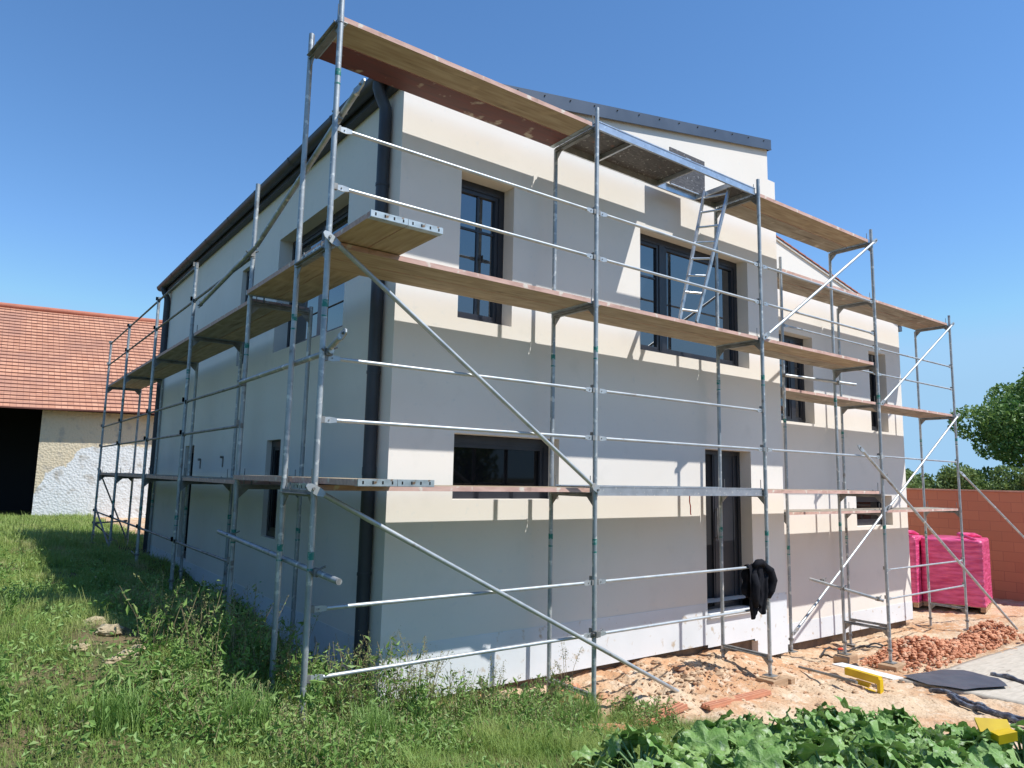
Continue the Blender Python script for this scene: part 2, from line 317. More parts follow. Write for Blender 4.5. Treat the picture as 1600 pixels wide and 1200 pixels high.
facade(mb, 'x', XC, YF, YB, .34, roofz(XC)-.1, [L1], .26, 1, extra=[(L2,.15),(B1,.15),(B2,.15)])
mb.add([(XR,YF,-.55),(XR,YB,-.55),(XR,YB,6.8),(XR,YF,6.8)], [(0,1,2,3)]); mb.add([(XT,YF,6.8),(XT,YB,6.8),(XT,YB,roofz(XT)-.1),(XT,YF,roofz(XT)-.1)], [(0,1,2,3)])
mb.add([(XT,YF,6.8),(XR,YF,6.8),(XR,YB,6.8),(XT,YB,6.8)], [(0,1,2,3)])
mb.add([(XC,YB,-.5),(XR,YB,-.5),(XR,YB,6.8),(XT,YB,6.8),(XT,YB,roofz(XT)-.1),(XC,YB,roofz(XC)-.1)], [(0,1,2,3,4,5)])
child(mb, 'main_wall', M['plaster'], house)
mb = MB(); zs_ = -.50
facade(mb, 'y', YS, XR, XE, zs_, 5.55, [W4, W5, W6], .26, 1)
def roofz2(x): return 6.585 - .199*(x-8.30)
mb.add([(XR,YS,5.55),(XE,YS,5.55),(XE,YS,roofz2(XE)-.04),(XR,YS,roofz2(XR)-.04)], [(0,1,2,3)])
mb.add([(XE,YS,-.9),(XE,9.5,-.9),(XE,9.5,roofz2(XE)-.04),(XE,YS,roofz2(XE)-.04)], [(0,1,2,3)]); mb.add([(XR,9.5,-.9),(XE,9.5,-.9),(XE,9.5,roofz2(XE)-.04),(XR,9.5,roofz2(XR)-.04)], [(0,1,2,3)])
child(mb, 'side_wall', M['plaster'], house)
# plinths (proud of the plaster by 4 mm)
mb = MB(); e = .004; y = YF-e
for (x0, x1, z0, z1) in [(XC-e,DR[0],-.20,.34),(DR[0],DR[1],-.24,.195),(DR[1],5.86,-.27,.34),(5.86,XR+e,-.52,.34)]:
    mb.add([(x0,y,z0),(x1,y,z0),(x1,y,z1),(x0,y,z1)], [(0,1,2,3)])
    mb.add([(x0,y,z0),(x1,y,z0),(x1,y+.12,z0),(x0,y+.12,z0)], [(0,1,2,3)])
mb.add([(XC-e,y,.34),(DR[0],y,.34),(DR[0],YF,.34),(XC,YF,.34)], [(0,1,2,3)]); mb.add([(DR[1],y,.34),(XR,y,.34),(XR,YF,.34),(DR[1],YF,.34)], [(0,1,2,3)])
mb.add([(XC-e,y,-.2),(XC-e,YB,-.14),(XC-e,YB,.34),(XC-e,y,.34)], [(0,1,2,3)]); mb.add([(XR+e,y,-.52),(XR+e,YS,-.6),(XR+e,YS,.34),(XR+e,y,.34)], [(0,1,2,3)])
mb.add([(XC-e,y,.34),(XC,YF,.34),(XC,YB,.34),(XC-e,YB,.34)], [(0,1,2,3)]); mb.add([(5.86,y,-.52),(5.86,y,-.27),(5.86,YF+.12,-.27),(5.86,YF+.12,-.52)], [(0,1,2,3)])
ys = YS-e; mb.add([(XR,ys,-.84),(XE+e,ys,-.87),(XE+e,ys,zs_),(XR,ys,zs_)], [(0,1,2,3)]); mb.add([(XR,ys,zs_),(XE+e,ys,zs_),(XE,YS,zs_),(XR,YS,zs_)], [(0,1,2,3)])
mb.add([(XE+e,ys,-.87),(XE+e,9.5,-.87),(XE+e,9.5,zs_),(XE+e,ys,zs_)], [(0,1,2,3)]); mb.add([(XR,ys,-.84),(XE+e,ys,-.87),(XE+e,ys+.12,-.87),(XR,ys+.12,-.84)], [(0,1,2,3)])
child(mb, 'plinth', M['plinth'], house)
mb = MB(); mb.box((XC+.10,YF+.10,-.7),(XR-.02,YB-.1,-.1)); mb.box((XR,YS+.10,-1.2),(XE-.1,9.3,-.7)); child(mb, 'foundation', mat('foundation_concrete', (.20,.15,.11), .95, noise=5, col2=(.13,.10,.075), bump=(20,.5,.02)), house)
mb = MB(); mb.box((DR[0]+.003,YF-.05,.145),(DR[1]-.003,YF+.255,.198)); child(mb, 'door_step', M['plinth'], house)
# main roof and its verge, gutter, downpipes
mb = MB()
def slab(x0, x1, y0, y1, fz, th, mi=0):
    a, b = fz(x0), fz(x1)
    vs = [(x0,y0,a-th),(x1,y0,b-th),(x1,y1,b-th),(x0,y1,a-th),(x0,y0,a),(x1,y0,b),(x1,y1,b),(x0,y1,a)]
    mb.add(vs, [(3,2,1,0),(4,5,6,7),(0,1,5,4),(2,3,7,6),(1,2,6,5),(3,0,4,7)], mi)
slab(XC-.10, XT+.03, YF-.035, YB+.05, roofz, .12)
rf = child(mb, 'roof', M['soffit'], house)
mb = MB(); slab(XC-.11, XT+.045, YF-.05, YF-.036, lambda x: roofz(x)+.02, .175); slab(XC-.11, XT+.045, YF-.056, YF-.0501, lambda x: roofz(x)-.137, .018); slab(XT+.031, XT+.047, YF-.035, YB, lambda x: roofz(x)+.02, .17)
for i in range(16):
    x = .1+i*.41; mb.tube((x,YF-.05,roofz(x)-.02),(x,YF-.062,roofz(x)-.02),.009,1,6)
child(mb, 'verge_flashing', [M['flash'], M['hole']], house)
mb = MB()                                   # half round gutter along the left eave
gx, gzv, gr = XC-.165, 6.165, .085; ys0, ys1 = YF-.06, YB+.08; prof = [(gx+gr*math.cos(t), gzv+gr*math.sin(t)) for t in [math.pi+math.pi*i/8 for i in range(9)]]
prof = [(prof[0][0], gzv+.012)]+prof+[(gx+gr, gzv+.03)]
nseg = 8
for s_ in range(nseg):
    a = ys0+(ys1-ys0)*s_/nseg; b = ys0+(ys1-ys0)*(s_+1)/nseg
    vs = [(x,a,z) for x, z in prof]+[(x,b,z) for x, z in prof]; n = len(prof); mb.add(vs, [(i,i+1,n+i+1,n+i) for i in range(n-1)], 0, True)
    k = 1.07; vs = [(gx+(x-gx)*k,b-.02,gzv+(z-gzv)*k) for x, z in prof]+[(gx+(x-gx)*k,b+.02,gzv+(z-gzv)*k) for x, z in prof]; mb.add(vs, [(i,i+1,n+i+1,n+i) for i in range(n-1)], 0, True)
for yy in (ys0, ys1): mb.add([(x,yy,z) for x, z in prof], [tuple(range(n))])
mb.box((XC-.098,ys0+.01,6.03),(XC-.004,ys1-.01,6.10))
child(mb, 'gutter', M['gutter'], house)
for yy in (-.03, 10.86):
    mb = MB(); r = .066; mb.path([(gx,yy,6.16),(gx,yy,6.06),(gx+.03,yy,5.98),(-.19,yy,5.86),(-.185,yy,5.75),(-.185,yy,-.12 if yy < 1 else .02)], r, n=14)
    for z in (1.0, 3.0, 5.0): mb.tube((-.185,yy,z-.015),(-.185,yy,z+.015),r+.006,0,14)
    for z in (2.0, 4.1): mb.tube((-.185,yy,z-.04),(-.185,yy,z+.04),r+.004,0,14)
    child(mb, 'downpipe', M['gutter'], house)
mb = MB(); slab(XR+.01, XE+.12, YS-.03, 9.6, roofz2, .035)
rr = child(mb, 'side_roof', M['plaster'], house)
mb = MB()
for i in range(27):
    x = XR+.02+i*.245; x2 = x+.26
    if x2 > XE+.16: break
    z = roofz2(x); z2 = roofz2(x2)
    mb.add([(x,YS-.045,z+.005),(x2,YS-.045,z2+.012),(x2,YS-.045,z2+.038),(x,YS-.045,z+.03)], [(0,1,2,3)])
    mb.add([(x,YS-.045,z+.03),(x2,YS-.045,z2+.038),(x2,9.6,z2+.038),(x,9.6,z+.03)], [(0,1,2,3)]); mb.add([(x2,YS-.045,z2+.015),(x2,9.6,z2+.015),(x2,9.6,z2+.038),(x2,YS-.045,z2+.038)], [(0,1,2,3)])
child(mb, 'roof_tiles', M['rooftile'], house)
mb = MB(); mb.box((XE+.005,YS-.02,5.45),(XE+.14,YS+.10,5.56)); mb.box((XE+.01,YS+.1,5.45),(XE+.12,9.5,5.52)); child(mb, 'side_gutter', M['flash'], house)

def window(axis, c, hole, depth, mull=(), muntv=(), munth=(), glass='glass', fw=.075, name='window', sgn=1):
    a, b, z0, z1 = hole; a += .002; b -= .002; z0 += .002; z1 -= .002
    mb = MB(); d0, d1 = depth, depth+.055
    def bx(u0, u1, e, f, p, q, mi=0):
        if axis == 'y': mb.box((u0, c+sgn*p, e), (u1, c+sgn*q, f), mi)
        else: mb.box((c+sgn*p, u0, e), (c+sgn*q, u1, f), mi)
    bx(a, a+fw, z0, z1, d0, d1); bx(b-fw, b, z0, z1, d0, d1); bx(a+fw, b-fw, z0, z0+fw, d0, d1); bx(a+fw, b-fw, z1-fw*1.2, z1, d0, d1)
    bays = [a+fw]+[x for x in mull]+[b-fw]
    for x in mull: bx(x-.06, x+.06, z0+fw, z1-fw*1.2, d0, d1)
    s = .045
    for i in range(len(bays)-1):                     # sash of each bay, 12 mm behind the outer frame face
        u0 = bays[i]+(.06 if i else 0); u1 = bays[i+1]-(.06 if i < len(bays)-2 else 0); e, f = z0+fw, z1-fw*1.2
        bx(u0, u0+s, e, f, d0+.012, d1-.002); bx(u1-s, u1, e, f, d0+.012, d1-.002); bx(u0+s, u1-s, e, e+s, d0+.012, d1-.002); bx(u0+s, u1-s, f-s, f, d0+.012, d1-.002)
    for (x, e, f) in muntv: bx(x-.012, x+.012, e, f, d0+.028, d1-.003)
    for (z, p, q) in munth: bx(p, q, z-.012, z+.012, d0+.026, d1-.004)
    w = child(mb, name, M['frame'], house)
    g = MB(); q = d0+.042
    if axis == 'y': g.add([(a,c+sgn*q,z0),(b,c+sgn*q,z0),(b,c+sgn*q,z1),(a,c+sgn*q,z1)], [(0,1,2,3)])
    else: g.add([(c+sgn*q,a,z0),(c+sgn*q,b,z0),(c+sgn*q,b,z1),(c+sgn*q,a,z1)], [(0,1,2,3)])
    L = house.location; g.v = [(x-L.x,y-L.y,z-L.z) for x, y, z in g.v]; g.build('pane', M[glass], w)
    return w
D = .19
window('y', YF, W1, D, muntv=[(1.0,W1[2]+.12,W1[3]-.12)], munth=[(4.22,W1[0]+.1,W1[1]-.1),(4.75,W1[0]+.1,W1[1]-.1)])
window('y', YF, W2, D, mull=(4.10,), munth=[(4.22,W2[0]+.1,W2[1]-.1),(4.75,W2[0]+.1,4.0)])
window('y', YF, W3, D, glass='glassdark')
window('y', YS, W4, D, muntv=[(8.95,W4[2]+.12,W4[3]-.12)], munth=[(3.65,8.2,W4[1]-.1),(4.2,8.2,W4[1]-.1)], mull=(9.12,))
window('y', YS, W5, D, glass='glassdark'); window('y', YS, W6, D, glass='glassdark')
window('x', XC, L1, D, mull=(2.2,)); window('x', XC, L2, .07); window('x', XC, B1, .07, glass='glassdark'); window('x', XC, B2, .07, glass='glassdark')
# entrance door: dark opening at left, ribbed leaf at right
mb = MB(); a, b, z0, z1 = DR; a += .002; b -= .002; z0 += .002; z1 -= .002; y0 = YF+D; f = .06
mb.box((a,y0,z0),(a+f,y0+.06,z1)); mb.box((b-f,y0,z0),(b,y0+.06,z1)); mb.box((a+f,y0,z1-f),(b-f,y0+.06,z1)); mb.box((a+f,y0+.01,z0),(b-f,y0+.06,z0+.03))
dr = child(mb, 'door', M['frame'], house)
L = house.location
def sub(mb, name, m, par): mb.v = [(x-L.x,y-L.y,z-L.z) for x, y, z in mb.v]; return mb.build(name, m, par)
mb = MB(); mb.box((5.17,y0+.02,z0+.03),(b-f,y0+.055,z1-f))
for x in (5.20, 5.63): mb.box((x,y0+.012,z0+.05),(x+.035,y0+.02,z1-f-.02))
sub(mb, 'door_leaf', M['frame'], dr)
mb = MB(); mb.box((5.20,y0-.03,1.15),(5.215,y0-.015,1.6)); mb.box((5.202,y0-.015,1.17),(5.213,y0+.008,1.19)); mb.box((5.202,y0-.015,1.56),(5.213,y0+.008,1.58)); sub(mb, 'door_handle', M['galvdark'], dr)
mb = MB(); mb.box((a+f,y0+.045,z0+.03),(5.17,y0+.05,z1-f)); sub(mb, 'dark_opening', M['interior'], dr)
for (yy, zz) in ((5.55,2.20),(7.0,2.17)):
    mb = MB(); mb.tube((XC-.001,yy,zz),(XC-.05,yy,zz),.02); mb.box((XC-.012,yy-.03,zz-.16),(XC-.0005,yy+.02,zz)); child(mb, 'wall_anchor', M['galvdark'], house)

# ------------------------------------------------------------ scaffolding
Z1 = 1.805; RT = .0242
def standard(par, x, y, z0, z1, joints, mats=None, foot=True):
    mb = MB(); mb.tube((x,y,z0+.02),(x,y,z1),RT,0,12)
    for z in joints:
        mb.tube((x,y,z-.035),(x,y,z+.035),RT+.0035,0,12); mb.tube((x,y,z-.52),(x,y,z-.46),RT+.0012,1,12); mb.tube((x,y,z-.60),(x,y,z-.585),RT+.0012,1,12)
    if foot: mb.tube((x,y,z0),(x,y,z0+.3),RT-.006,2,8); mb.box((x-.07,y-.07,z0-.006),(x+.07,y+.07,z0+.004),2); mb.tube((x,y,z0+.16),(x,y,z0+.19),.04,2,8)
    return child(mb, 'standard', [M['galv'], M['teal'], M['galvdark']], par)
def lug(mb, x, y, z, ax, mi=0):   # wedge pocket welded to a standard, rail end pins into it
    if ax == 'x': mb.box((x-.045,y-.018,z-.03),(x+.045,y+.018,z+.03),mi); mb.box((x-.06,y-.045,z-.012),(x-.045,y+.02,z+.05),mi)
    else: mb.box((x-.018,y-.045,z-.03),(x+.018,y+.045,z+.03),mi); mb.box((x-.045,y-.06,z-.012),(x+.02,y-.045,z+.05),mi)
def rail(par, p, q, name='guard_rail', r=.0165, lugs=True, m='galvrail'):
    p = Vector(p); q = Vector(q); d = (q-p).normalized(); mb = MB(); e = .10; sd = d.cross(Vector((0,0,1))).normalized()
    a = p+d*(e+.03); b = q-d*(e+.03); mb.tube(a, b, r, 0, 10)
    for s, t in ((a, -d), (b, d)):        # flattened perforated tongue, tapering out of the tube
        up = sd.cross(t).normalized()
        vs = [s+up*r+sd*r*.8, s-up*r+sd*r*.8, s-up*r-sd*r*.8, s+up*r-sd*r*.8]; k = s+t*.05; vs += [k+up*.026+sd*.005, k-up*.026+sd*.005, k-up*.026-sd*.005, k+up*.026-sd*.005]
        k = s+t*.10; vs += [k+up*.022+sd*.005, k-up*.022+sd*.005, k-up*.022-sd*.005, k+up*.022-sd*.005]
        F = [(i+4*j, (i+1)%4+4*j, (i+1)%4+4*j+4, i+4*j+4) for j in (0,1) for i in range(4)]+[(8,9,10,11)]
        mb.add(vs, F); c = s+t*.065; mb.tube(c-sd*.012, c+sd*.012, .006, 1, 6)
    if lugs:
        for c in (p, q): mb.obox(c, d*.028, sd*.016, Vector((0,0,.026)), 1); mb.obox(c+d*.0+Vector((0,0,.03))-sd*.03, d*.006, sd*.02, Vector((0,0,.03)), 1)
    return child(mb, name, [M[m], M['galvdark']], par)
def transom(par, p, q, pins=True, h=.05):
    p = Vector(p); q = Vector(q); d = (q-p).normalized(); sd = d.cross(Vector((0,0,1))); mb = MB()
    c = (p+q)/2+Vector((0,0,h/2)); L = (q-p).length/2-RT*.6; mb.obox(c, d*L, sd*.020, Vector((0,0,h/2)))
    mb.obox(c+Vector((0,0,-.006)), d*(L-.02), sd*.048, Vector((0,0,.004)))
    for e, s in ((p, 1), (q, -1)):                       # knee gusset under the transom
        mb.add([e+d*s*.02+sd*.004, e+d*s*.12+sd*.004, e+d*s*.02+sd*.004-Vector((0,0,.10)), e+d*s*.02-sd*.004, e+d*s*.12-sd*.004, e+d*s*.02-sd*.004-Vector((0,0,.10))], [(0,1,2),(5,4,3),(1,4,5,2)])
        if pins: t = e+d*s*.07; mb.tube(t+Vector((0,0,h)), t+Vector((0,0,h+.17)), .005, 0, 6); mb.tube(e+d*s*.15+Vector((0,0,h)), e+d*s*.15+Vector((0,0,h+.06)), .008, 0, 6)
    return child(mb, 'transom', M['galvdark'], par)
def coupler(mb, p, mi=1, r=.036):
    p = Vector(p); mb.obox(p, (.028,0,0), (0,.034,0), (0,0,.028), mi); mb.tube(p+Vector((0,-.02,0)), p+Vector((0,.02,.0)), r, mi, 8); mb.tube(p+Vector((.02,0,.02)), p+Vector((.07,-.02,.045)), .008, mi, 6); mb.tube(p+Vector((-.02,0,-.02)), p+Vector((-.065,-.03,.02)), .008, mi, 6)
def brace(par, p, q, name='diagonal_brace', r=.0215, ends=(True,True), clamps=(), m='galvrail'):
    p = Vector(p); q = Vector(q); d = (q-p).normalized(); mb = MB(); sd = Vector((0,1,0)) if abs(d.y) < .5 else Vector((1,0,0)); up = sd.cross(d).normalized()
    a = p+d*(.11 if ends[0] else 0); b = q-d*(.11 if ends[1] else 0); mb.tube(a, b, r, 0, 12)
    for on, s, t in ((ends[0], a, -d), (ends[1], b, d)):
        if not on: continue
        vs = []
        for k, w, th in ((0, r, r*.9), (.05, .034, .006), (.13, .030, .006), (.16, .012, .006)):
            o = s+t*k; vs += [o+up*w+sd*th, o-up*w+sd*th, o-up*w-sd*th, o+up*w-sd*th]
        mb.add(vs, [(i+4*j, (i+1)%4+4*j, (i+1)%4+4*j+4, i+4*j+4) for j in range(3) for i in range(4)]+[(12,13,14,15)], 0)
        c = s+t*.10; mb.tube(c-sd*.02, c+sd*.02, .012, 1, 8)
    for c in clamps: coupler(mb, c)
    return child(mb, name, [M[m], M['galvdark']], par)

BN = [0]
def board(p, L, w, along, z, label, mat_under='wood', group='wooden scaffold planks', end='endcap', th=.045, caps=(0,1)):
    """plank with its low corner at p=(x,y); along 'x' or 'y'"""
    o = empty('scaffold_plank', (p[0], p[1], z), label, 'scaffold plank', group)
    x0, y0 = p; mb = MB(); c = .012; j = random.uniform(-.006, .006)
    if along == 'x': mb.box((x0+c,y0+.002,z),(x0+L-c,y0+w-.002,z+th+j*.3), mis=[0,0,1,1,1,1])
    else: mb.box((x0+.002,y0+c,z),(x0+w-.002,y0+L-c,z+th+j*.3), mis=[0,0,1,1,1,1])
    under = M[mat_under] if along == 'x' or mat_under != 'wood' else M['woody']
    if mat_under == 'wood' and int(abs(x0)*37+abs(y0)*91+z*53) % 2: under = M['wood2' if along == 'x' else 'woody2']
    child(mb, 'board', [under, M['edge']], o)
    for s in caps:
        mb = MB(); u0 = s*(L-c); nn = 4
        if along == 'x':
            X = x0+u0; mb.box((X,y0,z-.003),(X+c,y0+w,z+th+.004), 0)
            xf = X-.0015 if s == 0 else X+c+.0015
            for k in range(nn): yy = y0+w*(k+.5)/nn; mb.box((min(xf,X+c*.5),yy-.006,z+.012),(max(xf,X+c*.5),yy+.006,z+th-.010), 1)
            lip = (X-.0 if s == 0 else X-.05); mb.box((lip,y0+.001,z-.004),(lip+.062,y0+w-.001,z-.001), 0)
        else:
            Y = y0+u0; mb.box((x0,Y,z-.003),(x0+w,Y+c,z+th+.004), 0)
            yf = Y-.0015 if s == 0 else Y+c+.0015
            for k in range(nn): xx = x0+w*(k+.5)/nn; mb.box((xx-.006,min(yf,Y+c*.5),z+.012),(xx+.006,max(yf,Y+c*.5),z+th-.010), 1)
            lip = (Y-.0 if s == 0 else Y-.05); mb.box((x0+.001,lip,z-.004),(x0+w-.001,lip+.062,z-.001), 0)
        child(mb, 'end_cap', [M[end], M['hole']], o)
    return o

# --- front scaffold
YO, YI = -1.20, -.501
XF = [-1.2, 1.802, 4.795, 7.846]; RZ = [4.845, 4.335, 2.895, 2.395, .931, .418]
front = empty('scaffold', (3.3, -.85, -.4), 'galvanised steel scaffold standing three decks high along the sunlit front wall', 'scaffold')
foot_o = [-.05, -.50, -.40, -.645]; foot_i = [-.1, -.36, -.42, -.66]
for i, x in enumerate(XF):
    top = 6.42 if i == 0 else 6.05
    standard(front, x, YO, foot_o[i], top, [Z1+.02, Z1+2.02, Z1+4.02] if i == 0 else [Z1+.02, Z1+2.02])
    standard(front, x, YI, foot_i[i], 6.05 if i == 0 else 5.82, [Z1+.02, Z1+2.02])
    for k in range(3): transom(front, (x, YO, Z1+2*k-.02), (x, YI, Z1+2*k-.02))
    if i: transom(front, (x, YO, Z1-2.0), (x, YI, Z1-2.0), False, .04)
for z in RZ[:2]:
    for i in range(3): rail(front, (XF[i]+.02, YO, z), (XF[i+1]-.02, YO, z))
for z in RZ[2:]:
    for i in range(3 if z == RZ[3] else 2):
        if i == 0 and z == RZ[2]: pass
        rail(front, (XF[i]+.02, YO, z), (XF[i+1]-.02, YO, z))
brace(front, (-1.22, -1.25, Z1+2.08), (1.80, -1.25, Z1+.05)); brace(front, (-1.24, -1.25, Z1+.05), (3.06, -1.25, -.33), ends=(True, False), clamps=[(1.80,-1.235,.43)])
brace(front, (4.79, -1.25, Z1+2.06), (7.90, -1.25, Z1+4.06))
brace(front, (7.10, -1.255, 2.52), (12.62, -1.255, -.66), 'raking_tube', ends=(True, False), clamps=[(7.846,-1.235,2.10)], m='galv')

# --- side scaffold along the left wall
XO, XI = -1.094, -.401; PY = [1.243, 3.929, 6.545, 9.436, 11.924]
side = empty('scaffold', (-.75, 6.5, .1), 'galvanised steel scaffold two decks high standing in shade along the left wall', 'scaffold')
for i, y in enumerate(PY):
    zo = g1(XO, y)-.03; zi = g1(XI, y)-.03
    standard(side, XO, y, zo, 4.90 if i else 5.18, [Z1+.02, Z1+2.02]); standard(side, XI, y, zi, 3.88, [Z1+.02])
    for k in range(2): transom(side, (XO, y, Z1+2*k-.02), (XI, y, Z1+2*k-.02))
for a, b in zip(PY[:-1], PY[1:]):
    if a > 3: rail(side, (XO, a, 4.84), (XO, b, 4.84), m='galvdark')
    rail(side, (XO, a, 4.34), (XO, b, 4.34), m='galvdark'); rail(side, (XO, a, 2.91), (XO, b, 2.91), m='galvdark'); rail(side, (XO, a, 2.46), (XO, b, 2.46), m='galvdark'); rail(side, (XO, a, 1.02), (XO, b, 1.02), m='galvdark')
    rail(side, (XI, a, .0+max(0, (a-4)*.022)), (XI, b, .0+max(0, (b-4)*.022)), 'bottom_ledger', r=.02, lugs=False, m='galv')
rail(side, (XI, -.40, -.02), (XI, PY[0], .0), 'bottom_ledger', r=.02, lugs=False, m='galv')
brace(side, (-1.14, 3.4, 4.17), (-1.14, 1.0, 4.385), 'sloping_tube', r=.026, ends=(True,False), clamps=[(-1.115,1.243,4.36)], m='galv')
brace(side, (-1.14, .98, 4.386), (-1.14, -1.57, 5.09), 'sloping_tube', r=.026, ends=(False,True), clamps=[(-1.16,-1.16,4.97)], m='galv')
brace(side, (-1.145, 1.20, 2.92), (-1.145, -1.26, 2.945), 'coupling_tube', r=.024, ends=(False,False), clamps=[(-1.11,1.243,2.92),(-1.15,-1.20,2.94)], m='galv')
brace(side, (-1.145, 1.62, 1.315), (-1.145, -1.63, 1.19), 'coupling_tube', r=.0245, ends=(False,False), clamps=[(-1.11,1.243,1.30),(-1.16,-1.22,1.21)], m='galv')
brace(side, (-1.145, -1.20, 2.96), (-1.20, -1.62, 3.03), 'coupling_tube', r=.022, ends=(False,True), m='galv')
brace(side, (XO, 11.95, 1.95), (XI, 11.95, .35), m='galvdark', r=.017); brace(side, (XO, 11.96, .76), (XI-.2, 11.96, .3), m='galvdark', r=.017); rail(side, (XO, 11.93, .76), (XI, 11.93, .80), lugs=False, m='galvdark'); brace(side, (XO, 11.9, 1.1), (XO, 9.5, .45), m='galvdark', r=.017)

# --- right scaffold in front of the set-back wall
Y2O, Y2I, Z2 = -.096, .621, 1.437; XG = [7.02, 10.11, 13.43]
right = empty('scaffold', (10.2, .25, -.9), 'galvanised steel scaffold three decks high before the set-back right wall', 'scaffold')
for i, x in enumerate(XG):
    standard(right, x, Y2O, [-.60,-1.0,-.96][i], Z2+4.25, [Z2+.02, Z2+2.02]); standard(right, x, Y2I, [-.95,-1.0,-1.02][i], Z2+4.0, [Z2+.02, Z2+2.02])
    for k in range(3): transom(right, (x, Y2O, Z2+2*k-.02), (x, Y2I, Z2+2*k-.02))
    transom(right, (x, Y2O, Z2-2.0), (x, Y2I, Z2-2.0), False, .04)
for i in range(2):
    for z in (4.54, 4.05): rail(right, (XG[i]+.02, Y2O, z), (XG[i+1]-.02, Y2O, z))
rail(right, (XG[1], Y2O, 2.50), (XG[2], Y2O, 2.49)); rail(right, (XG[1], Y2O, .44), (XG[2], Y2O, .44)); rail(right, (XG[1], Y2O, -.075), (XG[2], Y2O, -.07))
rail(right, (7.87, YO, 2.40), (XG[1], Y2O-.0, 2.46)) if False else None
brace(right, (10.13, -.15, Z2+2.05), (13.5, -.15, Z2+4.07)); brace(right, (10.16, -.15, Z2+.1), (13.5, -.15, Z2+2.07)); brace(right, (7.02, -.15, -.32), (10.15, -.15, Z2+.12), clamps=[(7.9,-.14,.40)])
brace(right, (13.45, -.15, 2.26), (17.2, -1.32, .0-.8), 'raking_tube', ends=(True,False), m='galv')
brace(right, (6.99, -.14, 3.70), (8.14, -.70, 3.60), 'coupling_tube', r=.024, ends=(False,False), clamps=[(7.02,-.12,3.70),(7.85,-.55,3.62)])
brace(right, (7.72, -.02, .43), (8.01, -1.06, .21), 'coupling_tube', r=.024, ends=(False,False), clamps=[(7.86,-.50,.33),(8.0,-.98,.23)])

# --- decks: every plank is a thing
bayn = ['left', 'middle', 'right']; deckn = ['lowest', 'middle', 'top']
def fdeck(k, i, under=('wood','wood')):
    x0 = XF[i]+.035; L = XF[i+1]-XF[i]-.07; z = Z1+2*k+.03; w = .335
    if i == 0: x0 += -.02; L += .02
    board((x0, -1.175), L, w, 'x', z, f'outer plank of the {deckn[k]} deck in the {bayn[i]} bay of the front scaffold', under[0])
    board((x0, -1.175+w+.008), L, w, 'x', z, f'inner plank of the {deckn[k]} deck in the {bayn[i]} bay of the front scaffold', under[1])
fdeck(2, 0, ('wood', 'woodred')); fdeck(2, 2, ('wood','wood')); fdeck(1, 0); fdeck(1, 1); fdeck(1, 2); fdeck(0, 0); fdeck(0, 2)
def sdeck(k, i):
    z = Z1+2*k+.03; w = .335; nm = ['first bay behind the corner', 'second bay from the corner', 'third bay from the corner', 'farthest bay']
    y0, y1 = PY[i]+.035, PY[i+1]-.035
    for s, q in ((0,'outer'),(1,'inner')): board((-1.07+s*(w+.008), y0), y1-y0, w, 'y', z, f'{q} plank of the {["lower","upper"][k]} side deck in the {nm[i]}, left wall', 'wood', caps=(1,) if i == 0 else (0,1))
for k in (0, 1):
    for i in range(4): sdeck(k, i)
    z = Z1+2*k+.083; w = .312
    for s, q in ((0,'outer'),(1,'inner')): board((-1.152+s*(w+.004), -1.885), 3.09, w, 'y', z, f'{q} plank of the pair overhanging the corner at {["head","upper window"][k]} height', 'wood', 'planks overhanging the corner')
def rdeck(k, i):
    z = Z2+2*k+.03; w = .335; x0 = XG[i]+.035; L = XG[i+1]-XG[i]-.07
    for s, q in ((0,'outer'),(1,'inner')): board((x0, -.07+s*(w+.008)), L, w, 'x', z, f'{q} plank of the {deckn[k]} deck in the {["near","far"][i]} bay of the right scaffold', 'wood')
for k in range(3):
    for i in range(2): rdeck(k, i)

# --- aluminium hatch decks in the middle bay
def alu_deck(z, label, hatch):
    x0, x1 = XF[1]+.035, XF[2]-.035; o = empty('access_deck', (x0, -.85, z), label, 'access deck')
    ya, yb = -1.175, -.515
    mb = MB(); mb.box((x0,ya,z),(x1,ya+.022,z+.10)); mb.box((x0,yb-.022,z),(x1,yb,z+.10)); mb.box((x0,ya-.006,z),(x1,ya-.001,z+.012)); mb.box((x0,ya-.006,z+.088),(x1,ya-.001,z+.10))
    hx0, hx1 = (3.55, 4.30) if hatch else (99, 99)
    for x in ([x0, 2.42, hx0-.02, hx1, x1-.03] if hatch else [x0, 2.5, 3.4, 4.2, x1-.03]): mb.box((x,ya+.022,z+.02),(x+.03,yb-.022,z+.075))
    child(mb, 'beam_frame', M['alu'], o)
    mb = MB()
    segs = [(x0+.001, hx0), (hx1+.02, x1-.001)] if hatch else [(x0+.001, x1-.001)]
    for a, b in segs: mb.box((a,ya+.023,z+.078),(b,yb-.023,z+.090))
    child(mb, 'plywood_panel', M['film'], o)
    if hatch:
        mb = MB(); y = -.575; mb.box((3.73,y-.006,z+.09),(4.46,y+.006,z+.60), 0)
        mb.tube((3.75,y,z+.085),(4.44,y,z+.085),.012,1,8); mb.tube((4.05,y-.012,z+.53),(4.15,y-.012,z+.53),.010,1,6)
        child(mb, 'hatch_lid', [M['film'], M['alu']], o)
    return o
alu_deck(Z1+4.02, 'aluminium access deck in the top middle bay with its hatch lid standing open', True)
alu_deck(Z1-.005, 'aluminium framed deck at head height in the middle bay of the front scaffold', False)

